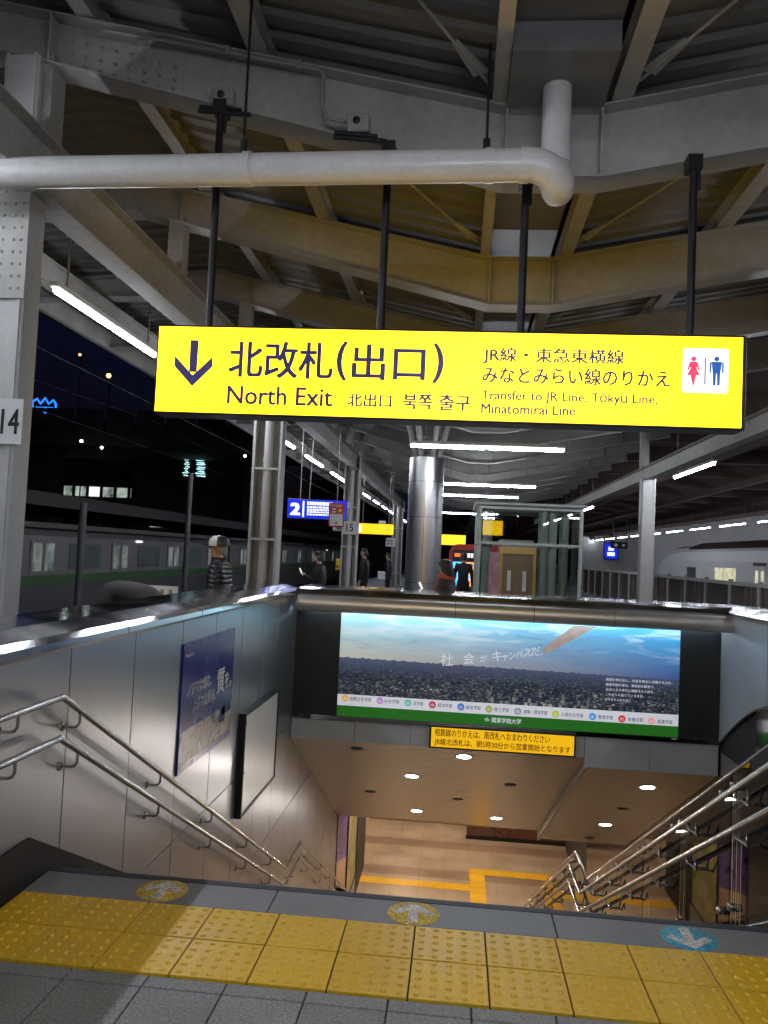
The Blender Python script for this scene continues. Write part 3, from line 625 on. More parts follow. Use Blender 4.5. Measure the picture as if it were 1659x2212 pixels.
for nm, off in (('upper_rail', 0.0), ('lower_rail', 0.21)):
    pts = [(XRR, 3.0, 0.866 - off)] + [(XRR, y, z) for (y, z) in rail_path(off)]
    mb = MB(); mb.tube(pts, 0.0175, 12); mb.build(nm, 'steel_rail', hg)
for y in (4.4, 5.25, 6.1, 6.95, 7.8, 8.65, 9.8, 10.7, 11.7, 12.7, 13.7, 14.7):
    for off in (0.0, 0.21):
        z = railz(y) - off
        mb = MB(); sl = -SLOPE if not 9.4 < y < 10.2 else 0.0
        mb.tube([(XRR, y - 0.09, z - sl * 0.09 * -1 - 0.012), (XRR + 0.005, y - 0.09, z + sl * -0.09 - 0.055), (XRR + 0.02, y - 0.06, z - 0.085), (XRR + 0.03, y, z - 0.095), (XRR + 0.02, y + 0.06, z - 0.095), (XRR + 0.005, y + 0.09, z + sl * 0.09 - 0.05), (XRR, y + 0.09, z + sl * 0.09 - 0.012)], 0.007, 8)
        mb.tube([(XRR + 0.03, y, z - 0.095), (XG - 0.004, y, z - 0.095)], 0.011, 8)
        mb.build('bracket', 'steel_rail', hg)
# ---- glass balustrade
gb = thing('glass_balustrade', 'clear glass balustrade panels descending beside the stairs on the right', 'balustrade')
def gtop(y): return railz(y) + 0.15 + (0.06 if y < 3.8 else 0.0)
def gbot(y):
    if y < 3.87: return 0.08
    if y < 9.55: return 0.12 - SLOPE * (y - 3.80)
    if y < 10.4: return Z1 + 0.1
    return Z1 + 0.1 - SLOPE * (y - 10.4)
cuts = [2.9, 3.78, 4.75, 5.75, 6.75, 7.75, 8.65, 9.42, 10.30, 11.2, 12.2, 13.2, 14.2, 15.2]
for a, b in zip(cuts, cuts[1:]):
    g = 0.006
    poly = [(a + g, gbot(a + g)), (b - g, gbot(b - g)), (b - g, gtop(b - g)), (a + g, gtop(a + g))]
    mb = MB(); mb.prism(poly, 'x', XG - 0.006, XG + 0.006); gp = mb.build('glass_panel', 'glass', gb)
    for yy in (a + 0.09, b - 0.09):
        for h in (0.09,):
            for zz in (gtop(yy) - h, gbot(yy) + 0.09):
                mb = MB(); mb.lathe((XG - 0.007, yy, zz), [(0.0, -0.035), (0.02, -0.035), (0.022, -0.02), (0.022, 0.0)], 12, axis=(1, 0, 0)); mb.lathe((XG + 0.007, yy, zz), [(0.022, 0.0), (0.022, 0.02), (0.0, 0.022)], 12, axis=(1, 0, 0)); mb.build('glass_clamp', 'steel_rail', gp)
tp = [(y, gtop(y)) for y in (2.9, 3.72)] + [(y, gtop(y)) for y in (3.85, 9.36)] + [(9.40, gtop(9.4)), (10.22, gtop(10.2)), (15.2, gtop(15.2))]
mb = MB(); mb.tube([(XG, y, z + 0.008) for (y, z) in tp], 0.013, 8); mb.build('top_trim', 'steel_rail', gb)
mb = MB(); mb.tube([(XG, y, gbot(y) - 0.02) for y in (2.9, 3.85, 9.5, 9.6, 10.35, 10.45, 15.2)], 0.016, 6); mb.build('bottom_trim', 'steel_cap', gb)
mb = MB(); mb.prism([(2.9, -0.12), (3.86, -0.12), (3.9, -0.4), (9.55, Z1 - 0.35), (10.4, Z1 - 0.35), (15.2, ZF - 0.1), (15.2, gbot(15.2) - 0.03), (10.4, gbot(10.41) - 0.03), (9.55, gbot(9.6) - 0.03), (3.86, gbot(3.88) - 0.03), (2.9, gbot(3) - 0.03)], 'x', XG - 0.05, XG + 0.05); mb.build('stringer', 'darkskirt', gb)
mb = MB(); mb.tube([(1.52, 15.2, ZF), (1.52, 15.2, ZF + 0.95)], 0.022, 10); mb.tube([(1.52, 15.2, ZF + 0.95), (1.4, 15.5, ZF + 0.95), (1.4, 15.5, ZF)], 0.018, 8); mb.build('end_post', 'steel_rail', gb)

# ---- advertising light box
ad = thing('advertising_panel', 'wide lit panorama of a city under blue sky on the end wall', 'advertisement')
AY = YE - 0.004
mb = MB(); mb.box(-1.376, 2.637, AY, YE + 0.001, -0.112, 0.90); mb.build('picture', 'adphoto', ad)
mb = MB(); mb.box(-1.376, 2.637, AY - 0.001, YE + 0.001, -0.245, -0.113); mb.build('white_band', 'adwhite', ad)
mb = MB(); mb.box(-1.376, 2.637, AY - 0.001, YE + 0.001, -0.37, -0.246); mb.build('green_band', 'adgreen', ad)
for (a, b) in ((-1.84, -1.378), (2.639, XR - 0.01)):
    mb = MB(); mb.box(a, b, YE - 0.012, YE + 0.001, -0.40, 0.90); mb.build('dark_side_panel', 'darkpanel', ad)
mb = MB(); mb.box(-1.84, XR - 0.01, YE - 0.03, YE + 0.0, -0.398, -0.371); mb.build('bottom_frame', 'steel_cap', ad)
AP = ('y', AY - 0.003); M['adbrush'] = emat('lit_wood_print', (0.42, 0.34, 0.31), 0.42, (0.42, 0.34, 0.31), 0.3, 12.0)
mb = MB(); mb.face([(1.053, AY - 0.002, 0.568), (1.074, AY - 0.002, 0.518), (1.13, AY - 0.002, 0.53), (1.68, AY - 0.002, 0.86), (1.41, AY - 0.002, 0.86)]); mb.build('painted_brush', 'adbrush', ad)
for s_, x, z, h in (('社', -0.15, 0.29, 0.15), ('会', 0.12, 0.33, 0.13), ('が', 0.32, 0.365, 0.09), ('キ', 0.46, 0.385, 0.12), ('ャ', 0.58, 0.395, 0.08), ('ン', 0.66, 0.42, 0.085), ('パ', 0.745, 0.445, 0.085), ('ス', 0.835, 0.46, 0.09), ('だ', 0.92, 0.475, 0.105), ('。', 1.03, 0.485, 0.025)):
    w = h * (1.05 if h > 0.1 else 0.95); lettering(ad, s_, (x, x + w * 0.95, z, z + h), AP, 'adwhite', -0.004, slope=0.08)
icx = [-1.281, -0.859, -0.519, -0.226, 0.115, 0.446, 0.787, 1.230, 1.658, 1.995, 2.333]
icc = [(0.75, 0.40, 0.06), (0.50, 0.22, 0.62), (0.12, 0.48, 0.46), (0.40, 0.04, 0.07), (0.04, 0.17, 0.55), (0.34, 0.38, 0.08), (0.28, 0.32, 0.42), (0.42, 0.58, 0.06), (0.05, 0.32, 0.78), (0.65, 0.03, 0.05), (0.82, 0.38, 0.40)]
nm = ['国際文化学部', '社会学部', '法学部', '経済学部', '経営学部', '理工学部', '建築・環境学部', '人間共生学部', '教育学部', '栄養学部', '看護学部']
lb = [(-1.226, -0.961), (-0.807, -0.625), (-0.457, -0.335), (-0.161, 0.012), (0.177, 0.349), (0.506, 0.684), (0.855, 1.133), (1.293, 1.551), (1.723, 1.894), (2.064, 2.238), (2.400, 2.572)]
for i in range(11):
    k = 'icon%d' % i; M[k] = emat('icon_ink_%d' % i, icc[i], 0.6)
    z = -0.140 - 0.004 * i + (-0.035 if False else -0.0) - 0.02
    mb = MB(); mb.disc((icx[i], AY - 0.003, z), (0, -1, 0), 0.043, 18); ic = mb.build('faculty_icon', k, ad)
    mb = MB()
    for q in range(3): mb.face([(icx[i] - 0.02 + 0.016 * q, AY - 0.004, z - 0.022), (icx[i] - 0.014 + 0.016 * q, AY - 0.004, z - 0.022), (icx[i] - 0.014 + 0.016 * q, AY - 0.004, z + 0.01 + 0.008 * (q % 2)), (icx[i] - 0.02 + 0.016 * q, AY - 0.004, z + 0.01 + 0.008 * (q % 2))])
    mb.build('icon_mark', 'adwhite', ic)
    lettering(ad, nm[i], (lb[i][0], lb[i][1], z - 0.024, z + 0.024), AP, 'adink', 0.012)
lettering(ad, '関東学院大学', (0.485, 0.83, -0.338, -0.275), AP, 'adwhite', 0.012)
mb = MB()
for (dx, h) in ((-0.022, 0.028), (0.0, 0.045), (0.022, 0.028)): mb.face([(0.43 + dx * 0.4, AY - 0.003, -0.335), (0.43 + dx - 0.006, AY - 0.003, -0.315 + h * 0.3), (0.43 + dx, AY - 0.003, -0.315 + h), (0.43 + dx + 0.006, AY - 0.003, -0.315 + h * 0.3)])
mb.build('university_mark', 'adwhite', ad)
for i, (t, w) in enumerate((('教室を飛び出し、社会を舞台に活躍する力を。', 0.76), ('関東学院大学は、実践的な教育で、', 0.56), ('社会と人の幸せに貢献する人材を、', 0.56), ('これからも育てていきます。', 0.44), ('ますます人のために', 0.29))):
    lettering(ad, t, (1.80, 1.80 + w, 0.235 - 0.058 * i, 0.267 - 0.058 * i), AP, 'adwhite', 0.005)
mb = MB(); mb.tube([(-1.80, 9.60, 0.905), (3.05, 9.60, 0.905)], 0.012, 8); M['adlamp'] = emat('panel_lamp', (0.75, 0.93, 1.0), 15.0); mb.build('lamp_strip', 'adlamp', ad)
mb = MB(); mb.box(2.56, 2.62, AY - 0.028, AY - 0.026, -0.392, -0.378); mb.build('maker_plate', 'printwhite', ad)

# ---- yellow notice under it
p = thing('notice_sign', 'yellow notice with black Japanese text hung below the advertisement', 'sign')
mb = MB(); mb.box(-0.245, 1.462, 9.60, 9.66, -0.66, -0.395); mb.build('frame', 'black', p)
mb = MB(); mb.box(-0.222, 1.44, 9.594, 9.60, -0.64, -0.415); mb.build('face', 'noticeglow', p)
lettering(p, '相鉄線のりかえは、南改札へおまわりください', (-0.18, 1.16, -0.515, -0.425), ('y', 9.592), 'printblack', 0.012)
lettering(p, 'JR線北改札は、朝5時30分から営業開始となります', (-0.18, 1.40, -0.628, -0.538), ('y', 9.592), 'printblack', 0.012)

# ---- downlights and ceiling speakers in the soffit
nrm = Vector((0, -SLOPE, -1)).normalized()
def sofp(x, y, off=0.0):
    z = (sofz(y) if x < 1.585 else -0.775 - SLOPE * (y - 9.702)); return Vector((x, y, z)) + nrm * off
def downlight(x, y, label):
    d = thing('downlight', label, 'downlight', 'recessed downlights in the tan ceiling')
    mb = MB(); mb.lathe(sofp(x, y), [(0.115, -0.004), (0.118, 0.006), (0.088, 0.008), (0.080, -0.004)], 24, axis=nrm); mb.build('trim_ring', 'ring', d)
    mb = MB(); mb.lathe(sofp(x, y), [(0.0, 0.006), (0.055, 0.0055), (0.082, 0.002)], 20, axis=nrm); mb.build('lamp', 'down', d)
downlight(0.18, 10.02, 'round downlight just below the yellow notice, nearest the end wall')
downlight(-0.50, 11.15, 'round downlight left of the notice, second row of the ceiling')
downlight(-0.50, 13.39, 'round downlight low on the left of the tan ceiling')
downlight(0.81, 13.49, 'round downlight above the yellow ceiling trim')
downlight(2.49, 10.45, 'round downlight at the top of the ceiling strip beside the ridge')
downlight(2.44, 12.85, 'round downlight lower in the ceiling strip beside the ridge')
for i, (x, y) in enumerate(((0.845, 11.23), (0.152, 12.34), (-1.15, 10.0), (-1.17, 12.27), (2.46, 11.7), (2.40, 14.0))):
    d = thing('ceiling_speaker', ['dark oval grille right of centre in the tan ceiling', 'dark oval grille in the middle of the tan ceiling', 'dark oval grille nearest the end wall on the left', 'dark oval grille low on the left of the ceiling', 'dark oval grille between the two downlights of the side strip', 'dark oval grille at the bottom of the side strip'][i], 'ceiling grille', 'dark grilles in the tan ceiling')
    mb = MB(); mb.lathe(sofp(x, y), [(0.085, -0.002), (0.085, 0.004), (0.06, 0.006)], 18, axis=nrm); mb.build('rim', 'black', d)
    mb = MB(); mb.disc(sofp(x, y, 0.005), nrm, 0.062, 18); mb.build('grille', 'seam', d)
for i, (x, y) in enumerate([(x, y) for y in (16.0, 18.5, 21.0, 24.0) for x in (-4.5, -1.2, 1.2, 4.5)]):
    d = thing('downlight', 'warm downlight in the lower concourse ceiling, %s in order from the stairs' % ORD[i], 'downlight', 'concourse downlights')
    mb = MB(); mb.lathe((x, y, -2.822), [(0.0, 0.004), (0.07, 0.004), (0.1, 0.0)], 14, axis=(0, 0, -1)); mb.build('lamp', 'downwarm', d)
    mb = MB(); mb.lathe((x, y, -2.82), [(0.1, 0.0), (0.13, 0.004), (0.135, 0.0)], 14, axis=(0, 0, -1)); mb.build('trim_ring', 'ring', d)

# ---- floor stickers
def sticker(x, y, mat, label, flip):
    d = thing('floor_sticker', label, 'floor sticker', 'arrow stickers on the top step', (x, y, 0.001))
    mb = MB(); mb.lathe((0, 0, 0), [(0.118, 0.0), (0.1165, 0.0012), (0.0, 0.0013)], 32); mb.build('disc', mat, d)
    s = -1 if flip else 1
    pts = [(-0.022, -0.095), (0.022, -0.095), (0.022, 0.025), (0.072, -0.022), (0.098, 0.01), (0.0, 0.10), (-0.098, 0.01), (-0.072, -0.022), (-0.022, 0.025)]
    mb = MB(); mb.face([(px_, py_ * s, 0.0022) for (px_, py_) in pts]); mb.build('arrow', 'stickwhite', d)
sticker(-1.305, 3.707, 'stickyellow', 'worn yellow round sticker with white up arrow nearest the left wall', False)
sticker(-0.132, 3.697, 'stickyellow', 'worn yellow round sticker with white up arrow mid step', False)
sticker(1.072, 3.690, 'stickblue', 'worn blue round sticker with white down arrow on the top step', True)

# ================================================================== CANOPY
BY = [5.3 + 2.7 * k for k in range(-2, 15)]
bot = [(-6.2, 4.98), (-3.46, 5.065), (0.2, 4.128), (0.84, 4.128), (5.45, 5.00)]
top = [(-6.2, 5.24), (-3.46, 5.42), (0.2, 4.62), (0.84, 4.62), (5.45, 5.50)]
def beam(y, label):
    b = thing('roof_beam', label, 'beam', 'gull-wing beams under the platform roof', (0, y, 0))
    mb = MB(); mb.prism([(x, z + 0.012) for x, z in bot] + [(x, z - 0.012) for x, z in top[::-1]], 'y', -0.006, 0.006); mb.build('web', 'cream', b)
    fm = MB()
    for ln, s in ((bot, 1), (top, -1)):
        for (p, q) in zip(ln, ln[1:]):
            fm2 = [(p[0], p[1]), (q[0], q[1]), (q[0], q[1] + 0.014 * s), (p[0], p[1] + 0.014 * s)]
            fm.prism(fm2, 'y', -0.125, 0.125)
        fm.build('bottom_flange' if s == 1 else 'top_flange', 'cream', b); fm = MB()
    for x in (0.21, 0.83, -3.0, 4.2):
        zb = 4.14 + (0.2 - x) * 0.256 if x < 0.2 else (4.14 if x < 0.85 else 4.14 + (x - 0.84) * 0.19); zt = 4.6 + (0.2 - x) * 0.2186 if x < 0.2 else (4.6 if x < 0.85 else 4.6 + (x - 0.84) * 0.19)
        mb = MB(); mb.box(x - 0.006, x + 0.006, -0.118, -0.007, zb + 0.005, zt - 0.005); mb.box(x - 0.006, x + 0.006, 0.007, 0.118, zb + 0.005, zt - 0.005); mb.build('stiffener', 'cream', b)
    return b
lab = {0: 'cream gull-wing roof beam overhead behind the viewpoint', 1: 'cream gull-wing roof beam directly above the viewpoint', 2: 'nearest visible cream gull-wing roof beam, with drain pipe in front', 3: 'second cream roof beam, glowing yellow behind the exit sign', 4: 'third cream roof beam, partly hidden by the top of the exit sign'}
for i, y in enumerate(BY):
    beam(y, lab.get(i, '%s cream gull-wing roof beam counted beyond the exit sign' % ORD[i - 5] if i > 4 else ''))
sp_ = thing('splice_plate', 'bolted splice plate on the left part of the first roof beam', 'plate')
def b1z(x): return 4.128 + (0.2 - x) * 0.256
mb = MB(); mb.prism([(-2.95, b1z(-2.95) + 0.02), (-2.05, b1z(-2.05) + 0.02), (-2.05, b1z(-2.05) + 0.34), (-2.95, b1z(-2.95) + 0.30)], 'y', 5.28, 5.293); pt_ = mb.build('plate', 'cream', sp_)
bl = MB(); bl.lathe((0, 0, 0), [(0, 0.018), (0.014, 0.018), (0.016, 0.0)], 6, axis=(0, -1, 0)); blm = bl.mesh('bolt'); blm.materials.append(M['creamdirty'])
for i in range(8):
    for h in (0.07, 0.15, 0.24):
        x = -2.88 + 0.11 * i; o = link('bolt', blm, pt_); o.location = (x, 5.28, b1z(x) + h)
for i in range(9):
    x = -2.8 + 0.1 * i; o = link('bolt', blm, sp_); o.location = (x, 5.21, b1z(x) - 0.001); o.rotation_euler = (R(-90), 0, 0)
# roof sheets
roof = MB()
def corr(m, xz, y0, y1, pitch=0.24, dep=0.04, thick=0.0):
    ys_ = []; y = y0
    while y < y1:
        ys_ += [(y, 0), (y + pitch * 0.42, 0), (y + pitch * 0.52, dep), (y + pitch * 0.9, dep)]; y += pitch
    vs = []; n = len(xz)
    for (yy, d) in ys_:
        for (x, z) in xz: vs.append((x, yy, z + d))
    fs = [(i * n + j, i * n + j + 1, (i + 1) * n + j + 1, (i + 1) * n + j) for i in range(len(ys_) - 1) for j in range(n - 1)]
    m.faces(vs, fs)
mb = MB(); corr(mb, [(0.12, 4.82), (-3.46, 5.60), (-6.2, 5.42)], -0.5, 45.5); rs = struct(mb.build('canopy_roof', 'deck'), 'corrugated underside of the platform canopy')
mb = MB(); corr(mb, [(0.93, 4.82), (5.6, 5.72)], -0.5, 45.5); mb.build('roof_sheet', 'deck', rs)
mb = MB(); corr(mb, [(0.12, 4.83), (-3.46, 5.61), (-6.2, 5.43)], 45.6, 110, 1.2, 0.08); corr(mb, [(0.93, 4.83), (5.6, 5.73)], 45.6, 110, 1.2, 0.08); mb.build('roof_sheet', 'deck', rs)
mb = MB(); mb.box(-6.28, 5.7, -0.6, 110, 5.85, 5.9); mb.build('roof_top', 'seam', rs)
mb = MB(); mb.box(-6.28, -6.2, -0.5, 110, 4.95, 5.85); mb.build('eave_fascia', 'creamdirty', rs)
for k in range(34):
    mb = MB(); mb.box(0.205, 0.835, -0.5 + 1.35 * k, -0.5 + 1.35 * k + 1.33, 4.775 + (0.006 if k % 2 else 0), 4.79 + (0.006 if k % 2 else 0)); mb.build('gutter_plate', 'gutter', rs)
def longbeam(name, label, x, z0, z1, y0, y1, w=0.12, mat='cream', group='lengthwise members of the canopy'):
    b = thing(name, label, 'beam', group)
    mb = MB(); mb.box(x - 0.006, x + 0.006, y0, y1, z0 + 0.012, z1 - 0.012); mb.build('web', mat, b)
    mb = MB(); mb.box(x - w / 2, x + w / 2, y0, y1, z0, z0 + 0.012); mb.build('bottom_flange', mat, b)
    mb = MB(); mb.box(x - w / 2, x + w / 2, y0, y1, z1 - 0.012, z1); mb.build('top_flange', mat, b)
    return b
for y0, y1 in [(a + 0.13, b - 0.13) for a, b in zip(BY, BY[1:])]:
    for (x, z) in ((0.16, 4.63), (0.93, 4.645), (-1.50, 5.0), (2.46, 4.94), (3.9, 5.22)):
        pass
for (x, z, w, lb_) in ((0.155, 4.625, 0.09, 'cream gutter bearer on the left of the shiny roof gutter'), (0.95, 4.645, 0.13, 'cream gutter bearer on the right of the shiny roof gutter'), (-1.50, 5.0, 0.13, 'cream purlin left of the gutter crossing above the beams'), (2.46, 4.94, 0.15, 'cream purlin right of the gutter crossing above the beams'), (-2.75, 5.28, 0.12, 'cream purlin close to the left roof columns')):
    longbeam('purlin', lb_, x, z, z + 0.17, -0.4, 45.4, w, 'cream', 'purlins on the roof beams')
longbeam('girder', 'deep cream lengthwise girder joining the left columns', -3.05, 4.0, 4.42, 1.0, 45, 0.22, 'cream')
longbeam('girder', 'deep cream lengthwise girder joining the right columns', 4.2, 3.52, 3.82, 1.0, 45, 0.2, 'cream')
longbeam('girder', 'dark outer girder under the left roof edge', -4.9, 4.55, 4.85, -0.4, 60, 0.15, 'creamdirty')
# short posts from left girder up to the beams
for i, y in enumerate(BY[1:10]):
    mb = MB(); mb.box(-3.13, -2.97, y - 0.09, y + 0.09, 4.425, 5.02); tag(mb.build('girder_post', 'creamdirty'), 'short cream post on the left girder under the %s roof beam' % ORD[i], 'post', 'posts between girder and beams')
for i, y in enumerate((5.3, 13.4, 18.8)):
    mb = MB(); mb.box(4.11, 4.29, y - 0.09, y + 0.09, 3.825, 4.80); tag(mb.build('girder_post', 'creamdirty'), '%s short cream post on top of the right girder' % ORD[i], 'post', 'posts on the right girder')
# cross bracing rods with gusset plates
def brace(p, q, label):
    b = thing('brace_rod', label, 'brace', 'thin bracing rods under the roof'); p, q = Vector(p), Vector(q); d = (q - p).normalized()
    mb = MB(); mb.tube([p, q], 0.011, 8); mb.build('rod', 'cream', b)
    for e, s in ((p, 1), (q, -1)):
        mb = MB(); a = e + d * 0.10 * s; c = e + d * 0.42 * s; sd = Vector((0, 0, 1)).cross(d).normalized() * 0.035
        mb.faces([a - sd * 1.6, a + sd * 1.6, c + sd * 0.6, c - sd * 0.6] + [v + Vector((0, 0, 0.016)) for v in (a - sd * 1.6, a + sd * 1.6, c + sd * 0.6, c - sd * 0.6)], [(0, 1, 2, 3), (4, 7, 6, 5), (0, 4, 5, 1), (1, 5, 6, 2), (2, 6, 7, 3), (3, 7, 4, 0)]); mb.build('gusset', 'cream', b)
for i, y in enumerate(BY[1:6]):
    brace((0.08, y + 2.55, 4.74), (-1.45, y + 0.15, 5.08), ['bracing rod on the left bay above the drain pipe', 'bracing rod in the left bay behind the first beam', 'bracing rod in the left bay behind the second beam', 'far left bracing rod', 'farthest left bracing rod'][i])
    brace((1.04, y + 2.55, 4.74), (2.45, y + 0.15, 4.98), ['bracing rod on the right bay above the drain pipe', 'bracing rod in the right bay behind the first beam', 'bracing rod in the right bay behind the second beam', 'far right bracing rod', 'farthest right bracing rod'][i])

# ---- drain pipe and hangers
dp = thing('drain_pipe', 'white drain pipe with elbow running below the first roof beam', 'pipe')
pp = [(-5.0, 4.78, 3.93), (-2.0, 4.76, 3.955), (0.36, 4.74, 3.985)]
mb = MB(); mb.tube(pp, 0.097, 24); mb.build('horizontal_run', 'pvc', dp)
def smooth(pts, n=6):
    P_ = [Vector(p) for p in pts]; out = []
    for i in range(len(P_) - 1):
        p0 = P_[max(i - 1, 0)]; p1 = P_[i]; p2 = P_[i + 1]; p3 = P_[min(i + 2, len(P_) - 1)]
        for q in range(n):
            t = q / n; out.append(0.5 * ((2 * p1) + (p2 - p0) * t + (2 * p0 - 5 * p1 + 4 * p2 - p3) * t * t + (3 * p1 - p0 - 3 * p2 + p3) * t ** 3))
    return out + [P_[-1]]
el = smooth([(0.30, 4.74, 3.985), (0.38, 4.74, 3.98), (0.465, 4.755, 3.945), (0.515, 4.81, 3.90), (0.525, 4.90, 3.91), (0.515, 4.955, 3.98), (0.51, 4.96, 4.07)])
mb = MB(); mb.tube(el, 0.1, 24); mb.build('elbow', 'pvc', dp)
mb = MB(); mb.tube([(0.51, 4.96, 4.05), (0.51, 4.96, 4.60)], 0.09, 24); mb.build('vertical_run', 'pvc', dp)
mb = MB(); mb.tube([(0.51, 4.96, 4.10), (0.51, 4.96, 4.16)], 0.098, 24); mb.build('socket', 'pvc', dp)
mb = MB(); mb.box(0.205, 0.83, 4.58, 5.17, 4.592, 4.77); mb.build('gutter_sump', 'gutter', rs)
for x in (0.28, -1.42, 0.07, -3.2):
    mb = MB(); mb.tube([(x, 4.74 + (0.36 - x) * 0.008, 3.985 - (0.36 - x) * 0.0105), (x + 0.05, 4.74 + (0.36 - x) * 0.008, 3.985 - (0.36 - x) * 0.0105)], 0.104, 24); mb.build('socket', 'pvc', dp)
for (x, zt, l) in ((-1.43, 5.25, 'thin black rod holding the drain pipe left of the sign arrow'), (0.075, 4.75, 'thin black rod holding the drain pipe near its elbow')):
    h = thing('pipe_hanger', l, 'hanger', 'rods holding the drain pipe')
    mb = MB(); mb.tube([(x, 4.75, 4.07), (x, 4.75, zt)], 0.009, 8); mb.build('rod', 'black', h); mb = MB(); mb.tube([(x, 4.75, 4.07), (x, 4.75, 4.15)], 0.022, 8); mb.build('clamp', 'black', h)
# conduit boxes on the first beam
for (x, z, l) in ((-1.70, 4.64, 'small grey junction box at the left end of the first beam'), (-0.77, 4.455, 'small grey junction box with conduit above the drain pipe')):
    j = thing('junction_box', l, 'junction box', 'junction boxes on the first beam')
    mb = MB(); mb.bbox(x - 0.075, x + 0.075, 5.09, 5.17, z - 0.06, z + 0.06, 0.008); mb.build('box', 'bracket', j)
    mb = MB(); mb.lathe((x - 0.01, 5.09, z + 0.01), [(0.0, 0.012), (0.022, 0.012), (0.026, 0.0)], 12, axis=(0, -1, 0)); mb.build('cover', 'black', j)
    mb = MB(); mb.tube([(x - 0.16, 5.12, z - 0.06), (x + 0.13, 5.12, z - 0.085)], 0.014, 8); mb.tube([(x - 0.16, 5.10, z - 0.10), (x + 0.2, 5.10, z - 0.13)], 0.016, 8); mb.build('mounting_bar', 'black', j)
cd = thing('conduit', 'bent cream conduit dropping along the first beam to a junction box', 'conduit')
mb = MB(); mb.tube([(-2.6, 5.16, 5.16), (-1.08, 5.16, 4.86), (-1.03, 5.15, 4.82), (-1.02, 5.14, 4.58), (-0.98, 5.13, 4.50), (-0.86, 5.12, 4.47)], 0.014, 8); mb.build('tube', 'conduit', cd)
mb = MB()
for (x, z) in ((-1.7, 4.99), (-1.2, 4.885)): mb.box(x - 0.015, x + 0.015, 5.14, 5.18, z - 0.03, z + 0.03)
mb.build('saddle', 'conduit', cd)

# ---- columns
def column(name, label, x, y, zt, w=0.26, d=0.24, num=None, pipe=False, mat='white', rivets=False, group='cream platform columns'):
    c = thing(name, label, 'column', group, (x, y, 0)); fw = w / 2
    if pipe:
        for s in (-1, 1):
            mb = MB(); mb.box(s * fw - 0.02, s * fw + 0.02, -d / 2, d / 2, 0, zt); mb.build('flange', mat, c)
        mb = MB(); mb.box(-fw + 0.02, fw - 0.02, 0.06, 0.075, 0, zt); mb.build('web', 'creamdirty', c)
        for z in (0.6, 1.75, 2.9):
            mb = MB(); mb.box(-fw + 0.02, fw - 0.02, -d / 2 + 0.01, -d / 2 + 0.03, z - 0.02, z + 0.02); mb.build('tie_plate', mat, c)
        mb = MB(); mb.tube([(0, -0.05, 0), (0, -0.05, zt)], 0.075, 16); pp_ = mb.build('drain_pipe', 'white', c)
        for z in (1.1, 2.25, 3.0):
            mb = MB(); mb.tube([(0, -0.05, z), (0, -0.05, z + 0.09)], 0.083, 16); mb.build('socket', 'white', pp_)
    else:
        mb = MB(); mb.bbox(-fw, fw, -d / 2, d / 2, 0, zt, 0.012); mb.build('shaft', mat, c)
        for s in (-1, 1):
            mb = MB(); mb.box(s * (fw - 0.03) - 0.012, s * (fw - 0.03) + 0.012, -d / 2 - 0.01, -d / 2 - 0.0005, 0, zt); mb.build('edge_strip', mat, c)
        if rivets:
            rm = MB(); rm.lathe((0, 0, 0), [(0.0, 0.009), (0.007, 0.007), (0.011, 0.0)], 8, axis=(0, -1, 0)); rme = rm.mesh('rivet'); rme.materials.append(M['cream'])
            sp = MB(); sp.box(-fw - 0.012, fw + 0.012, -d / 2 - 0.018, -d / 2 - 0.0105, 3.25, 4.25); spl = sp.build('splice_plate', 'cream', c)
            for z in [3.32 + 0.085 * k for k in range(11)]:
                for xx in (-fw + 0.035, -fw + 0.09, fw - 0.09, fw - 0.035):
                    o = link('rivet', rme, spl); o.location = (xx, -d / 2 - 0.018, z)
    if num:
        mb = MB(); mb.box(-fw - 0.015, (fw + 0.015) if len(num) < 4 else 0.20, -d / 2 - 0.03, -d / 2 - 0.02, num[1], num[2]); pl_ = mb.build('number_plate', 'printwhite' if not pipe else 'white', c)
        zc = (num[1] + num[2]) / 2; h = (num[2] - num[1]) * 0.27
        lettering(pl_, num[0], (num[3] if len(num) > 3 else -0.095, num[4] if len(num) > 3 else 0.105, zc - h, zc + h), ('y', -d / 2 - 0.032), 'printblack', 0.015)
    return c
column('platform_column', 'riveted cream column numbered 14 at the left edge of the view', -3.175, 5.27, 5.0, 0.26, 0.22, ('14', 2.24, 2.55, 0.052, 0.178), rivets=True)
column('platform_column', 'pale double-flanged column with drain pipe behind the left parapet', -3.15, 12.85, 4.4, 0.44, 0.3, None, True)
column('platform_column', 'slim double-flanged column numbered 15 farther along the left edge', -3.15, 23.2, 4.4, 0.42, 0.3, ('15', 2.1, 2.5), True)
column('platform_column', 'most distant double-flanged column beside the steel column', -3.15, 41.5, 4.4, 0.5, 0.3, None, True)
column('platform_column', 'pale square column standing behind the right end of the parapet', 4.2, 18.4, 3.55, 0.30, 0.28, None)
column('platform_column', 'pale square column beside the right parapet outside the view', 4.2, 7.0, 3.55, 0.30, 0.28, None)
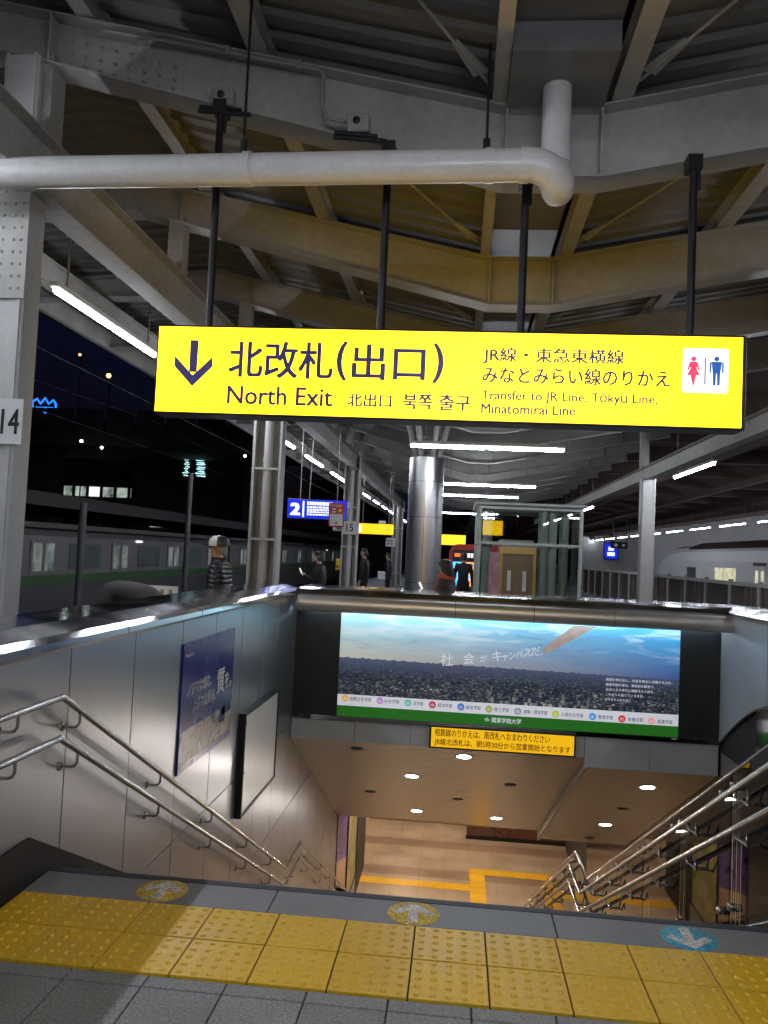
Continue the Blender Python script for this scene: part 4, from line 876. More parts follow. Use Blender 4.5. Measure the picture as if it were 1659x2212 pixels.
# stainless clad column
sc = thing('steel_column', 'round stainless clad column in the middle of the platform', 'column')
mb = MB(); mb.tube([(-0.63, 14.8, 0), (-0.63, 14.8, 3.40)], 0.325, 40); mb.build('cladding', 'steel_col', sc)
for z in (1.1, 2.3, 2.95):
    mb = MB(); mb.tube([(-0.63, 14.8, z), (-0.63, 14.8, z + 0.008)], 0.3265, 40); mb.build('joint', 'seam', sc)
mb = MB(); mb.box(-0.635, -0.627, 14.8 - 0.3265, 14.8 - 0.30, 0, 3.4); mb.build('vertical_seam', 'seam', sc)
mb = MB()
for a in range(0, 360, 60): mb.tube([(-0.63 + 0.2 * math.cos(R(a)), 14.8 + 0.2 * math.sin(R(a)), 3.4), (-0.63 + 0.45 * math.cos(R(a)), 14.8 + 0.45 * math.sin(R(a)), 4.35)], 0.05, 8)
mb.build('head_struts', 'creamdirty', sc)

# ================================================================== LIGHT FITTINGS
def tube_light(label, x, y, z, length, along, group, far=False, drop=0.5, rail=True):
    t = thing('tube_light', label, 'light', group, (x, y, z), 0.0 if along == 'y' else -math.pi / 2)
    h = length / 2
    mb = MB(); mb.bbox(-0.045, 0.045, 0, length, 0.028, 0.085, 0.01); mb.build('housing', 'fixture', t)
    for k in range(2):
        mb = MB(); mb.tube([(0, 0.02 + k * h, 0), (0, 0.05 + k * h, 0), (0, h - 0.05 + k * h, 0), (0, h - 0.02 + k * h, 0)], [0.012, 0.021, 0.021, 0.012], 10); mb.build('lamp_tube', 'tubefar' if far else 'tube', t)
    if drop:
        for yy in (0.25, length - 0.25):
            mb = MB(); mb.tube([(0, yy, 0.08), (0, yy, drop)], 0.012, 6); mb.build('hanger', 'conduit', t)
    return t
gl = 'tube lights along the left roof edge'
ly = [6.92, 10.97, 15.35, 19.2, 23.2, 27.2, 31.2, 35.2, 39.2, 43.2, 47.2, 51.2, 55.2]
ll = ['longest tube light on the left, beside the exit sign', 'left tube light hidden behind the exit sign', 'left tube light just right of the drain pipe column', 'left tube light above the blue number 2 sign', 'left tube light just before column 15']
for i, y in enumerate(ly):
    tube_light(ll[i] if i < 5 else '%s small tube light of the left row past column 15' % ORD[i - 5], -3.80, y, 3.90, 2.5 if i != 4 else 2.9, 'y', gl, i > 5, 0.9)
for i, y in enumerate((2.87, -1.2, -5.3, -9.4)):
    tube_light('%s tube light of the left row back from the viewpoint' % ORD[i], -3.80, y, 3.90, 2.5, 'y', gl, False, 0.9)
gr_ = 'tube lights along the right roof edge'
for i, (y, l) in enumerate(((10.2, 2.6), (15.6, 2.9), (29.3, 3.2), (34.5, 2.5), (39.5, 2.5), (5.2, 2.5), (0.2, 2.5), (-4.8, 2.5), (-9.8, 2.5))):
    tube_light(['right tube light cut by the picture edge', 'bright slanting tube light right of the pale square column', 'right tube light above the glass lift', 'far right tube light seen through the lift', 'farthest right tube light seen through the lift'][i] if i < 5 else '%s tube light of the right row back from the parapet' % ORD[i - 5], 4.80, y, 3.60, l, 'y', gr_, i > 2, 1.0)
gc = 'tube lights across the middle of the platform'
for i, (y, x0, z) in enumerate(((12.5, -0.82, 3.32), (20.5, -0.5, 3.45), (24.3, -0.65, 3.45), (34.5, -1.0, 3.45), (1.0, -0.7, 3.5), (-2.6, -0.7, 3.5), (-8.0, -0.7, 3.5))):
    tube_light(['widest crosswise tube light just below the exit sign', 'second crosswise tube light right of the steel column', 'third crosswise tube light right of the steel column', 'farthest crosswise tube light right of the steel column', 'crosswise tube light above the viewpoint', 'crosswise tube light behind the viewpoint', 'crosswise tube light far behind the viewpoint'][i], x0, y, z, 2.42, 'x', gc, i == 3, 0.9)

# ================================================================== HANGING EXIT SIGN
sg = thing('exit_sign', 'long lit yellow hanging sign for the North Exit with black edge', 'sign')
mb = MB(); mb.bbox(-2.012, 1.712, 5.004, 5.20, 2.462, 3.046, 0.006); mb.build('casing', 'black', sg)
mb = MB(); mb.box(-2.0, 1.685, 5.0, 5.005, 2.475, 3.032); fc = mb.build('front_face', 'signyellow', sg)
mb = MB(); mb.box(-2.0, 1.685, 5.199, 5.204, 2.475, 3.032); mb.build('rear_face', 'signyellow', sg)
SP = ('y', 4.998); ink = 'signblueink'
mb = MB(); ay = 4.998
mb.face([(-1.787, ay, 2.946), (-1.731, ay, 2.946), (-1.733, ay, 2.735), (-1.785, ay, 2.735)])
mb.face([(-1.886, ay, 2.842), (-1.886, ay, 2.772), (-1.759, ay, 2.640), (-1.759, ay, 2.715)])
mb.face([(-1.759, ay, 2.640), (-1.631, ay, 2.772), (-1.631, ay, 2.842), (-1.759, ay, 2.715)]); mb.build('down_arrow', ink, fc)
lettering(fc, '北改札', (-1.52, -0.845, 2.710, 2.945), SP, ink, 0.02, res=3)
lettering(fc, '(', (-0.815, -0.755, 2.705, 2.955), SP, ink, 0.02, res=3)
lettering(fc, '出口', (-0.715, -0.255, 2.715, 2.94), SP, ink, 0.02, res=3)
lettering(fc, ')', (-0.20, -0.14, 2.705, 2.955), SP, ink, 0.02, res=3)
lettering(fc, 'North Exit', (-1.52, -0.835, 2.535, 2.652), SP, ink, 0.018, res=3)
lettering(fc, '北出口', (-0.735, -0.457, 2.540, 2.625), SP, ink, 0.03)
lettering(fc, '북쪽', (-0.380, -0.20, 2.533, 2.628), SP, ink, 0.03)
lettering(fc, '출구', (-0.152, 0.041, 2.531, 2.63), SP, ink, 0.03)
lettering(fc, 'JR線・東急東横線', (0.112, 0.976, 2.835, 2.940), SP, ink, 0.022)
lettering(fc, 'みなとみらい線のりかえ', (0.112, 1.256, 2.712, 2.818), SP, ink, 0.022)
lettering(fc, 'Transfer to JR Line, Tōkyū Line,', (0.110, 1.185, 2.590, 2.668), SP, ink, 0.022)
lettering(fc, 'Minatomirai Line', (0.112, 0.692, 2.520, 2.582), SP, ink, 0.022)
def rrect(x0, x1, z0, z1, r, y, n=5):
    pts = []
    for (cx, cz, a0) in ((x1 - r, z1 - r, 0), (x0 + r, z1 - r, 90), (x0 + r, z0 + r, 180), (x1 - r, z0 + r, 270)):
        pts += [(cx + r * math.cos(R(a0 + 90 * k / n)), y, cz + r * math.sin(R(a0 + 90 * k / n))) for k in range(n + 1)]
    return pts
mb = MB(); mb.face(rrect(1.331, 1.603, 2.684, 2.960, 0.016, 4.999)); wc = mb.build('toilet_pictogram', 'signwhite', fc)
def pict(x, z0, h, woman, y=4.9975):
    m = MB(); k = h
    m.face([(x + 0.085 * k * math.cos(t), y, z0 + 0.9 * k + 0.085 * k * math.sin(t)) for t in [2 * math.pi * j / 14 for j in range(14)]])
    if woman:
        m.face([(x - 0.13 * k, y, z0 + 0.78 * k), (x - 0.10 * k, y, z0 + 0.80 * k), (x + 0.10 * k, y, z0 + 0.80 * k), (x + 0.13 * k, y, z0 + 0.78 * k), (x + 0.10 * k, y, z0 + 0.56 * k), (x + 0.21 * k, y, z0 + 0.34 * k), (x - 0.21 * k, y, z0 + 0.34 * k), (x - 0.10 * k, y, z0 + 0.56 * k)])
        for s in (-1, 1):
            m.face([(x + s * 0.13 * k, y, z0 + 0.78 * k), (x + s * 0.21 * k, y, z0 + 0.50 * k), (x + s * 0.17 * k, y, z0 + 0.48 * k), (x + s * 0.10 * k, y, z0 + 0.66 * k)])
        m.face([(x - 0.09 * k, y, z0 + 0.34 * k), (x + 0.09 * k, y, z0 + 0.34 * k), (x + 0.02 * k, y, z0), (x - 0.02 * k, y, z0)])
    else:
        m.face([(x - 0.17 * k, y, z0 + 0.80 * k), (x + 0.17 * k, y, z0 + 0.80 * k), (x + 0.12 * k, y, z0 + 0.40 * k), (x - 0.12 * k, y, z0 + 0.40 * k)])
        for s in (-1, 1):
            m.face([(x + s * 0.17 * k, y, z0 + 0.80 * k), (x + s * 0.23 * k, y, z0 + 0.76 * k), (x + s * 0.23 * k, y, z0 + 0.42 * k), (x + s * 0.18 * k, y, z0 + 0.42 * k)])
            m.face([(x + s * 0.015 * k, y, z0 + 0.40 * k), (x + s * 0.12 * k, y, z0 + 0.40 * k), (x + s * 0.11 * k, y, z0), (x + s * 0.03 * k, y, z0)])
    return m
pict(1.395, 2.730, 0.182, True).build('woman_figure', 'pictored', wc); pict(1.532, 2.732, 0.182, False).build('man_figure', 'pictoblue', wc)
mb = MB(); mb.face([(1.461, 4.9975, 2.735), (1.468, 4.9975, 2.735), (1.468, 4.9975, 2.90), (1.461, 4.9975, 2.90)]); mb.build('divider', ink, wc)
for (x, zt) in ((-1.712, 4.62), (-0.56, 4.33), (0.345, 4.13), (1.40, 4.235)):
    mb = MB(); mb.tube([(x, 5.12, 3.05), (x, 5.12, zt)], 0.026, 10); po = mb.build('hanger_pole', 'black', sg)
    mb = MB(); mb.box(x - 0.045, x + 0.045, 5.08, 5.19, zt - 0.10, zt - 0.005); mb.tube([(x + 0.03, 5.12, zt - 0.02), (x + 0.03, 5.12, zt - 0.22)], 0.014, 6); mb.build('beam_clamp', 'black', po)

# ================================================================== SMALLER PLATFORM SIGNS
M['blueface'] = emat('lit_blue_sign', (0.005, 0.02, 0.62), 1.0)
M['whiteface'] = emat('lit_white_lettering', (0.95, 0.97, 1.0), 1.1)
M['yellowface'] = emat('lit_small_yellow_sign', (1.0, 0.58, 0.01), 1.2)
s2 = thing('platform_sign', 'lit blue hanging sign with a white number 2 beside column 15', 'sign')
mb = MB(); mb.bbox(-3.71, -2.40, 17.005, 17.2, 2.27, 2.70, 0.01); mb.build('casing', 'black', s2)
mb = MB(); mb.box(-3.70, -2.415, 17.0, 17.006, 2.285, 2.685); mb.build('face', 'blueface', s2)
lettering(s2, '2', (-3.62, -3.44, 2.355, 2.60), ('y', 16.997), 'whiteface', 0.05)
mb = MB(); mb.box(-3.37, -3.335, 16.996, 16.999, 2.31, 2.655); mb.build('bar', 'whiteface', s2)
mb = MB(); random.seed(3)
for r_, (z, h) in enumerate(((2.575, 0.075), (2.51, 0.04), (2.455, 0.04), (2.41, 0.03), (2.355, 0.035))):
    x = -3.27
    while x < (-2.72 if r_ else -2.76):
        w = random.uniform(0.025, 0.07); mb.face([(x, 16.997, z), (x + w, 16.997, z), (x + w, 16.997, z + h * random.uniform(0.8, 1)), (x, 16.997, z + h)]); x += w + 0.014
mb.build('small_print', 'whiteface', s2)
for x in (-3.45, -3.25):
    mb = MB(); mb.tube([(x, 17.1, 2.7), (x + 0.05 * (x > -3.3), 17.1, 4.6)], 0.012, 6); mb.build('hanger', 'conduit', s2)
s3 = thing('platform_sign', 'red and white STOP notice hung from the column numbered 15', 'sign')
mb = MB(); mb.box(-2.61, -2.33, 16.0, 16.02, 2.12, 2.56); mb.build('board', 'printwhite', s3)
M['stopred'] = pmat('stop_red', (0.50, 0.02, 0.03), 0.4)
fr = MB(); fr.box(-2.63, -2.605, 15.99, 16.0, 2.10, 2.58); fr.box(-2.335, -2.31, 15.99, 16.0, 2.10, 2.58); fr.box(-2.605, -2.335, 15.99, 16.0, 2.10, 2.122); fr.box(-2.605, -2.335, 15.99, 16.0, 2.56, 2.58); fr.build('red_border', 'stopred', s3)
mb = MB(); mb.box(-2.60, -2.34, 15.995, 15.9995, 2.36, 2.555); rd = mb.build('red_panel', 'stopred', s3)
lettering(rd, 'STOP', (-2.58, -2.36, 2.495, 2.545), ('y', 15.993), 'printwhite', 0.02)
mb = MB(); mb.disc((-2.40, 15.993, 2.43), (0, -1, 0), 0.04, 14); mb.build('hand_mark', 'noticeyellow', rd)
mb = MB(); mb.box(-2.56, -2.48, 15.991, 15.994, 2.385, 2.415); mb.box(-2.56, -2.48, 15.991, 15.994, 2.44, 2.47); mb.build('train_mark', 'printwhite', rd)
mb = MB(); mb.box(-2.475, -2.465, 15.994, 15.999, 2.16, 2.22); mb.face([(-2.50, 15.996, 2.185), (-2.44, 15.996, 2.185), (-2.47, 15.996, 2.145)]); mb.build('arrow', 'printblack', s3)
mb = MB(); mb.tube([(-2.47, 16.01, 2.58), (-2.47, 16.01, 4.55)], 0.01, 6); mb.build('hanger', 'conduit', s3)
s4 = thing('platform_sign', 'small lit yellow sign with a right arrow beyond column 15', 'sign')
mb = MB(); mb.bbox(-3.06, -1.94, 24.005, 24.15, 2.15, 2.49, 0.01); mb.build('casing', 'black', s4); mb = MB(); mb.box(-3.05, -1.95, 24.0, 24.006, 2.165, 2.475); mb.build('face', 'yellowface', s4)
mb = MB(); mb.box(-3.04, -2.93, 23.995, 23.999, 2.22, 2.42); mb.build('pictogram', 'whiteface', s4)
mb = MB(); mb.box(-2.18, -2.09, 23.994, 23.998, 2.314, 2.326); mb.face([(-2.11, 23.996, 2.355), (-2.10, 23.996, 2.36), (-2.06, 23.996, 2.32), (-2.10, 23.996, 2.28), (-2.11, 23.996, 2.285), (-2.078, 23.996, 2.32)]); mb.build('arrow', 'printblack', s4)
for x in (-2.9, -2.1):
    mb = MB(); mb.tube([(x, 24.08, 2.49), (x, 24.08, 4.4)], 0.012, 6); mb.build('hanger', 'conduit', s4)
s5 = thing('platform_sign', 'small white square notice under the yellow arrow sign', 'sign')
mb = MB(); mb.box(-2.26, -1.96, 25.0, 25.02, 1.82, 2.09); mb.build('board', 'printwhite', s5)
mb = MB(); [mb.box(-2.22 + 0.11 * i, -2.14 + 0.11 * i, 24.995, 24.999, 1.88 + 0.09 * j, 1.94 + 0.09 * j) for i in range(2) for j in range(2)]; mb.build('print', 'conduit', s5)
mb = MB(); mb.tube([(-2.1, 25.01, 2.09), (-2.1, 25.01, 4.4)], 0.01, 6); mb.build('hanger', 'conduit', s5)
s6 = thing('platform_sign', 'lit yellow sign between the steel column and the red kiosk', 'sign')
mb = MB(); mb.box(-0.60, 0.25, 27.0, 27.12, 1.98, 2.32); mb.build('face', 'yellowface', s6); mb = MB(); mb.bbox(-0.62, 0.27, 27.005, 27.15, 1.96, 2.34, 0.01); mb.build('casing', 'black', s6)
eb = thing('emergency_box', 'small yellow emergency box on the column numbered 15', 'emergency box')
mb = MB(); mb.bbox(-3.50, -3.385, 22.95, 23.05, 1.05, 1.38, 0.015); mb.build('case', 'noticeyellow', eb); mb = MB(); mb.box(-3.47, -3.42, 22.944, 22.95, 1.12, 1.20); mb.build('button_plate', 'printblack', eb)

# ================================================================== GLASS LIFT, KIOSK
lf = thing('glass_lift', 'pale framed glass lift shaft with brown doors behind the parapet', 'lift')
X0, X1, Y0, Y1_ = 0.47, 2.70, 18.0, 20.6
for (x, y) in ((X0, Y0), (X1, Y0), (X0, Y1_), (X1, Y1_), (0.66, 18.35), (2.12, 18.4), (2.45, 18.9), (2.3, 19.9), (1.9, 18.25)):
    mb = MB(); mb.tube([(x, y, 0), (x, y, 2.78)], 0.045 if (x, y) in ((X0, Y0), (X1, Y0), (X0, Y1_), (X1, Y1_)) else 0.11, 14); mb.build('post', 'liftframe', lf)
for z in (1.95, 2.74):
    for (a, b) in (((X0, Y0), (X1, Y0)), ((X0, Y1_), (X1, Y1_)), ((X0, Y0), (X0, Y1_)), ((X1, Y0), (X1, Y1_))):
        mb = MB(); mb.box(min(a[0], b[0]) - 0.025, max(a[0], b[0]) + 0.025, min(a[1], b[1]) - 0.025, max(a[1], b[1]) + 0.025, z - 0.028, z + 0.028); mb.build('rail', 'liftframe', lf)
mb = MB(); mb.bbox(X0 - 0.12, X1 + 0.12, Y0 - 0.12, Y1_ + 0.12, 2.79, 2.86, 0.02); mb.build('roof_slab', 'liftframe', lf)
for (a, b, c, d) in ((X0 + 0.07, 0.92, 0.05, 1.89), (1.75, X1 - 0.07, 0.05, 1.89), (X0 + 0.07, 1.30, 2.01, 2.68), (1.32, X1 - 0.07, 2.01, 2.68)):
    mb = MB(); mb.box(a, b, Y0 - 0.008, Y0 + 0.008, c, d); mb.build('pane', 'liftglass', lf)
for x in (X0, X1):
    for (c, d) in ((0.05, 1.89), (2.01, 2.68)):
        mb = MB(); mb.box(x - 0.008, x + 0.008, Y0 + 0.08, Y1_ - 0.08, c, d); mb.build('pane', 'liftglass', lf)
mb = MB(); mb.box(0.93, 1.0, Y0 - 0.1, Y0 + 0.1, 0, 1.88); mb.box(1.67, 1.74, Y0 - 0.1, Y0 + 0.1, 0, 1.88); mb.box(1.0, 1.67, Y0 - 0.1, Y0 + 0.1, 1.72, 1.88); dfm = mb.build('door_frame', 'gold', lf)
for (a, b) in ((1.0, 1.333), (1.337, 1.67)):
    mb = MB(); mb.box(a, b, Y0 + 0.0, Y0 + 0.03, 0, 1.72); dr = mb.build('door', 'liftdoor', lf)
    mb = MB(); mb.box(a + 0.12, a + 0.20, Y0 - 0.004, Y0 - 0.001, 0.9, 1.35); mb.build('notice', 'printwhite', dr)
mb = MB(); mb.prism([(0.70, 17.70), (0.93, 17.86), (0.92, 17.88), (0.69, 17.72)], 'z', 0.3, 1.75); mb.build('poster_board', 'pink', lf)
mb = MB(); mb.box(1.0, 1.72, 18.5, 20.1, 0, 2.05); mb.build('lift_car', 'liftframe', lf)

kd = thing('vending_kiosk', 'red arched drinks kiosk with glowing display beside the lift', 'vending machine')
M['dispblue'] = emat('blue_lit_display', (0.10, 0.55, 0.95), 1.0); M['disporange'] = emat('orange_lit_display', (1.0, 0.42, 0.14), 1.0); M['lampwhite'] = emat('white_label_light', (1.0, 0.95, 0.9), 0.9)
M['orangelabel'] = emat('orange_label', (1.0, 0.22, 0.03), 0.7)
arch = [(-0.24, 0.0), (-0.24, 1.66)] + [(-0.24 + 0.25 * (1 - math.cos(R(a))), 1.66 + 0.30 * math.sin(R(a))) for a in range(15, 91, 15)] + [(1.15, 1.99), (1.15, 0.0)]
mb = MB(); mb.prism(arch, 'y', 23.0, 23.8); mb.build('housing', 'red', kd)
mb = MB(); mb.box(-0.14, 1.1, 22.97, 22.998, 0.2, 1.80); mb.build('front', 'black', kd)
mb = MB(); mb.box(-0.12, 0.17, 22.955, 22.969, 0.78, 1.46); mb.build('display', 'dispblue', kd)
mb = MB(); mb.box(0.18, 0.62, 22.955, 22.969, 0.78, 1.46); mb.build('display', 'disporange', kd)
bm_ = MB(); bm_.lathe((0, 0, 0), [(0.0, 0), (0.024, 0), (0.024, 0.09), (0.01, 0.11), (0.01, 0.13), (0, 0.13)], 8); bme = {}
for q, mm in enumerate(('printwhite', 'disporange', 'red', 'dispblue')):
    z_ = bm_.mesh('drink_bottle'); z_.materials.append(M[mm]); bme[q] = z_
for r_ in range(4):
    mb = MB(); mb.box(-0.13, 0.63, 22.90, 22.955, 0.785 + 0.17 * r_, 0.795 + 0.17 * r_); sh = mb.build('shelf', 'lampwhite', kd)
    for k in range(10):
        o = link('drink_bottle', bme[(k * 3 + r_) % 4], sh); o.location = (-0.09 + 0.075 * k, 22.925, 0.797 + 0.17 * r_)
mb = MB(); mb.box(-0.08, 0.08, 22.96, 22.969, 1.60, 1.70); mb.build('orange_label', 'orangelabel', kd)
mb = MB(); [mb.box(0.20 + 0.09 * i, 0.27 + 0.09 * i, 22.96, 22.969, 1.59, 1.71) for i in range(3)]; mb.build('white_label', 'lampwhite', kd)

# ================================================================== PEOPLE
def skin_body(verts, edges, root='pelvis'):
    names = list(verts); me = bpy.data.meshes.new('body'); me.from_pydata([verts[n][:3] for n in names], [(names.index(a), names.index(b)) for a, b in edges], [])
    o = bpy.data.objects.new('body', me); COL.objects.link(o)
    sk = o.modifiers.new('skin', 'SKIN'); sk.use_smooth_shade = True
    for i, n in enumerate(names):
        d = me.skin_vertices[0].data[i]; r = verts[n][3]; d.radius = (r[0], r[1]) if isinstance(r, tuple) else (r, r); d.use_root = (n == root)
    su = o.modifiers.new('sub', 'SUBSURF'); su.levels = 2; su.render_levels = 2
    dg = bpy.context.evaluated_depsgraph_get(); ev = o.evaluated_get(dg)
    out = bpy.data.meshes.new_from_object(ev); bpy.data.objects.remove(o); bpy.data.meshes.remove(me)
    return out
def person(label, loc, face, h, top, legs, pose='stand', phone=False, mask=False, cap=False, hair='hair', bob=False, scarf=False, quilt=False, bag=False, group='people on the platform'):
    """figure facing local +X, rotated by face about Z; h = standing height"""
    k = h / 1.70; P = thing('person', label, 'person', group, loc, face)
    V = {}
    def v(n, x, y, z, r): V[n] = (x * k, y * k, z * k, tuple(q * k for q in r) if isinstance(r, tuple) else r * k)
    if pose == 'bend':
        sh = (0.31, 1.13); ck = (0.20, 1.20); wk = (0.03, 1.10); nk = (0.40, 1.02); hd = (0.46, 0.91)
    else:
        sh = (0.0, 1.38); ck = (0.01, 1.27); wk = (0.0, 1.08); nk = (0.02, 1.46); hd = (0.05, 1.585)
    v('pelvis', 0, 0, 0.93, (0.15, 0.12)); v('waist', wk[0], 0, wk[1], (0.155, 0.12)); v('chest', ck[0], 0, ck[1], (0.18, 0.14)); v('neckbase', sh[0] + 0.01, 0, sh[1] + 0.04, (0.085, 0.075))
    v('neck', nk[0], 0, nk[1], 0.055)
    if pose == 'bend':
        v('jaw', nk[0] + 0.035, 0, nk[1] - 0.06, 0.075); v('head', hd[0], 0, hd[1], 0.098); v('crown', hd[0] + 0.05, 0, hd[1] - 0.05, 0.075); v('nose', hd[0] + 0.02, 0, hd[1] - 0.10, 0.02)
    else:
        v('jaw', nk[0] + 0.025, 0, 1.515, (0.066, 0.066)); v('head', hd[0] - 0.02, 0, 1.60, (0.078, 0.096)); v('crown', hd[0] - 0.03, 0, 1.665, (0.06, 0.075)); v('nose', hd[0] + 0.085, 0, 1.575, 0.014)
    E_ = [('pelvis', 'waist'), ('waist', 'chest'), ('chest', 'neckbase'), ('neckbase', 'neck'), ('neck', 'jaw'), ('jaw', 'head'), ('head', 'crown'), ('head', 'nose')]
    hands = []
    for s, n in ((1, 'l'), (-1, 'r')):
        v('sho' + n, sh[0], s * 0.17, sh[1], (0.068, 0.068))
        if pose == 'bend': el_ = (0.36, s * 0.22, 0.86); wr = (0.45, s * 0.17, 0.62)
        elif phone and (s == 1 or phone == 2): el_ = (0.06, s * 0.23, 1.10); wr = (0.27, s * 0.12, 1.20)
        else: el_ = (-0.03, s * 0.235, 1.11); wr = (0.04, s * 0.24, 0.87)
        v('elb' + n, *el_, 0.055); v('wri' + n, *wr, 0.036)
        d = (Vector(wr) - Vector(el_)).normalized(); pa = Vector(wr) + d * 0.07
        v('palm' + n, pa.x, pa.y, pa.z, (0.036, 0.022)); hands.append((pa * k, d, s))
        E_.extend([('chest', 'sho' + n), ('sho' + n, 'elb' + n), ('elb' + n, 'wri' + n), ('wri' + n, 'palm' + n)])
        v('hip' + n, 0, s * 0.09, 0.86, (0.095, 0.095)); v('kne' + n, 0.015, s * 0.10, 0.48, 0.065); v('ank' + n, -0.02, s * 0.10, 0.09, 0.045); v('toe' + n, 0.15, s * 0.115, 0.04, (0.042, 0.03))
        E_.extend([('pelvis', 'hip' + n), ('hip' + n, 'kne' + n), ('kne' + n, 'ank' + n), ('ank' + n, 'toe' + n)])
    me = skin_body(V, E_)
    for mm in ('skin', top, legs, 'hair'): me.materials.append(M[mm])
    headc = Vector(V['head'][:3]); neckz = V['neck'][2]
    for p_ in me.polygons:
        c = p_.center; mi = 1
        if pose == 'bend':
            if (c - headc).length < 0.20 * k: mi = 0
        elif c.z > neckz - 0.01 * k: mi = 0
        if c.z < 0.86 * k and abs(c.y) < 0.19 * k and not (pose == 'bend' and c.x > 0.3 * k): mi = 2
        if c.z < 0.10 * k: mi = 3
        for (pa, d, s) in hands:
            if (c - pa).length < 0.075 * k: mi = 0
        p_.material_index = mi; p_.use_smooth = True
    # fingers joined into the same body mesh
    fb = MB()
    for (pa, d, s) in hands:
        side = d.cross(Vector((0, 0, 1)) if abs(d.z) < 0.8 else Vector((1, 0, 0))).normalized(); curl = side.cross(d).normalized()
        for q in range(4):
            o_ = pa + side * (q - 1.5) * 0.017 * k; ln = (0.055, 0.065, 0.06, 0.045)[q] * k
            fb.tube([o_, o_ + d * 0.035 * k + d * ln * 0.4, o_ + d * (0.03 * k + ln * 0.75) - curl * 0.015 * k, o_ + d * (0.025 * k + ln * 0.9) - curl * 0.035 * k], [0.009 * k, 0.009 * k, 0.008 * k, 0.006 * k], 6)
        fb.tube([pa - d * 0.03 * k + side * s * 0.03 * k, pa + side * s * 0.052 * k, pa + d * 0.035 * k + side * s * 0.05 * k - curl * 0.012 * k], [0.011 * k, 0.01 * k, 0.007 * k], 6)
    bmh = bmesh.new(); bmh.from_mesh(me); fm_ = fb.mesh('fingers'); bmh.from_mesh(fm_); bmh.to_mesh(me); bmh.free(); bpy.data.meshes.remove(fm_)
    link('body', me, P)
    hx, hz = headc.x, headc.z
    # hair
    hm = MB()
    if pose != 'bend':
        ring = []; n = 14; rows_ = 6
        for i in range(rows_ + 1):
            ph = i / rows_ * (math.pi * 0.5)
            for j in range(n):
                t = 2 * math.pi * j / n; back = 0.5 - 0.5 * math.cos(t)
                low = (-0.085 * back * (2.2 if bob else 1.0)) if (bob and back > 0.25) or back > 0.42 else 0.04
                r_ = (0.100 if cap else 0.106) * (1 + (0.18 if bob else 0)); zz = hz + 0.0 * k + (0.115 * math.sin(ph) + (1 - math.sin(ph)) * low) * k
                ring.append((hx - 0.012 * k + r_ * math.cos(ph) ** 0.6 * math.cos(t) * k * 0.98 if ph < 1.57 else hx - 0.012 * k, r_ * 0.86 * math.cos(ph) ** 0.6 * math.sin(t) * k if ph < 1.57 else 0, zz))
        hm.faces(ring, [(i * n + j, i * n + (j + 1) % n, (i + 1) * n + (j + 1) % n, (i + 1) * n + j) for i in range(rows_) for j in range(n)], 0, True); hm.build('hair', hair, P)
        em = MB()
        for s in (-1, 1):
            em.lathe((hx + 0.088 * k, s * 0.032 * k, hz + 0.005 * k), [(0.0, 0.006 * k), (0.008 * k, 0.004 * k), (0.01 * k, 0)], 8, axis=(1, 0, 0))
        em.build('eyes', 'hair', P)
        em = MB(); [em.lathe((hx - 0.01 * k, s * 0.082 * k, hz - 0.015 * k), [(0.028 * k, 0), (0.024 * k, 0.012 * k), (0, 0.014 * k)], 8, axis=(0, s, 0)) for s in (-1, 1)]; em.build('ears', 'skin', P)
        em = MB(); em.box(hx + 0.07 * k, hx + 0.082 * k, -0.02 * k, 0.02 * k, hz - 0.075 * k, hz - 0.068 * k); em.build('mouth', 'scarf', P)
    else:
        hm.lathe((hx + 0.03 * k, 0, hz + 0.015 * k), [(0.115 * k, -0.05 * k), (0.112 * k, 0.0), (0.085 * k, 0.06 * k), (0.03 * k, 0.09 * k), (0, 0.092 * k)], 14, axis=(0.6, 0, 0.8)); hm.build('hair', hair, P)
    if mask:
        mm_ = MB(); mm_.lathe((hx + 0.045 * k, 0, hz - 0.05 * k), [(0.062 * k, 0), (0.058 * k, 0.03 * k), (0.03 * k, 0.05 * k), (0, 0.052 * k)], 12, axis=(1, 0, -0.1)); mm_.build('face_mask', 'printwhite', P)
    if cap:
        cm = MB(); cm.lathe((hx - 0.008 * k, 0, hz + 0.028 * k), [(0.118 * k, -0.02 * k), (0.12 * k, 0.02 * k), (0.108 * k, 0.065 * k), (0.07 * k, 0.095 * k), (0, 0.105 * k)], 20)
        for q, f_ in enumerate(cm.f):
            cx_ = sum(cm.v[i][0] for i in f_) / len(f_); cm.m[q] = 1 if cx_ > hx - 0.02 * k else 0
        cp = cm.build('cap', ['coatnavy', 'printwhite'], P)
        cm = MB(); cm.prism([((hx + 0.09 * k), -0.085 * k), ((hx + 0.17 * k), -0.07 * k), ((hx + 0.20 * k), 0.0), ((hx + 0.17 * k), 0.07 * k), ((hx + 0.09 * k), 0.085 * k)], 'z', hz + 0.018 * k, hz + 0.028 * k); cm.build('cap_brim', 'coatnavy', cp)
    if quilt:
        qm = MB(); qm.lathe((0.015 * k, 0, 1.43 * k), [(0.10 * k, -0.04 * k), (0.085 * k, 0.03 * k), (0.08 * k, 0.05 * k)], 14); qm.build('collar', top, P)
    if scarf:
        sm_ = MB(); sm_.tube([(0.085 * math.cos(t) * k + 0.01 * k, 0.10 * math.sin(t) * k, (1.44 + 0.015 * math.cos(t)) * k) for t in [2 * math.pi * j / 14 for j in range(15)]], 0.036 * k, 8, caps=False)
        sm_.tube([(0.07 * k, 0.05 * k, 1.43 * k), (0.13 * k, 0.07 * k, 1.3 * k), (0.14 * k, 0.08 * k, 1.1 * k)], 0.035 * k, 8); sm_.build('scarf', 'scarf', P)
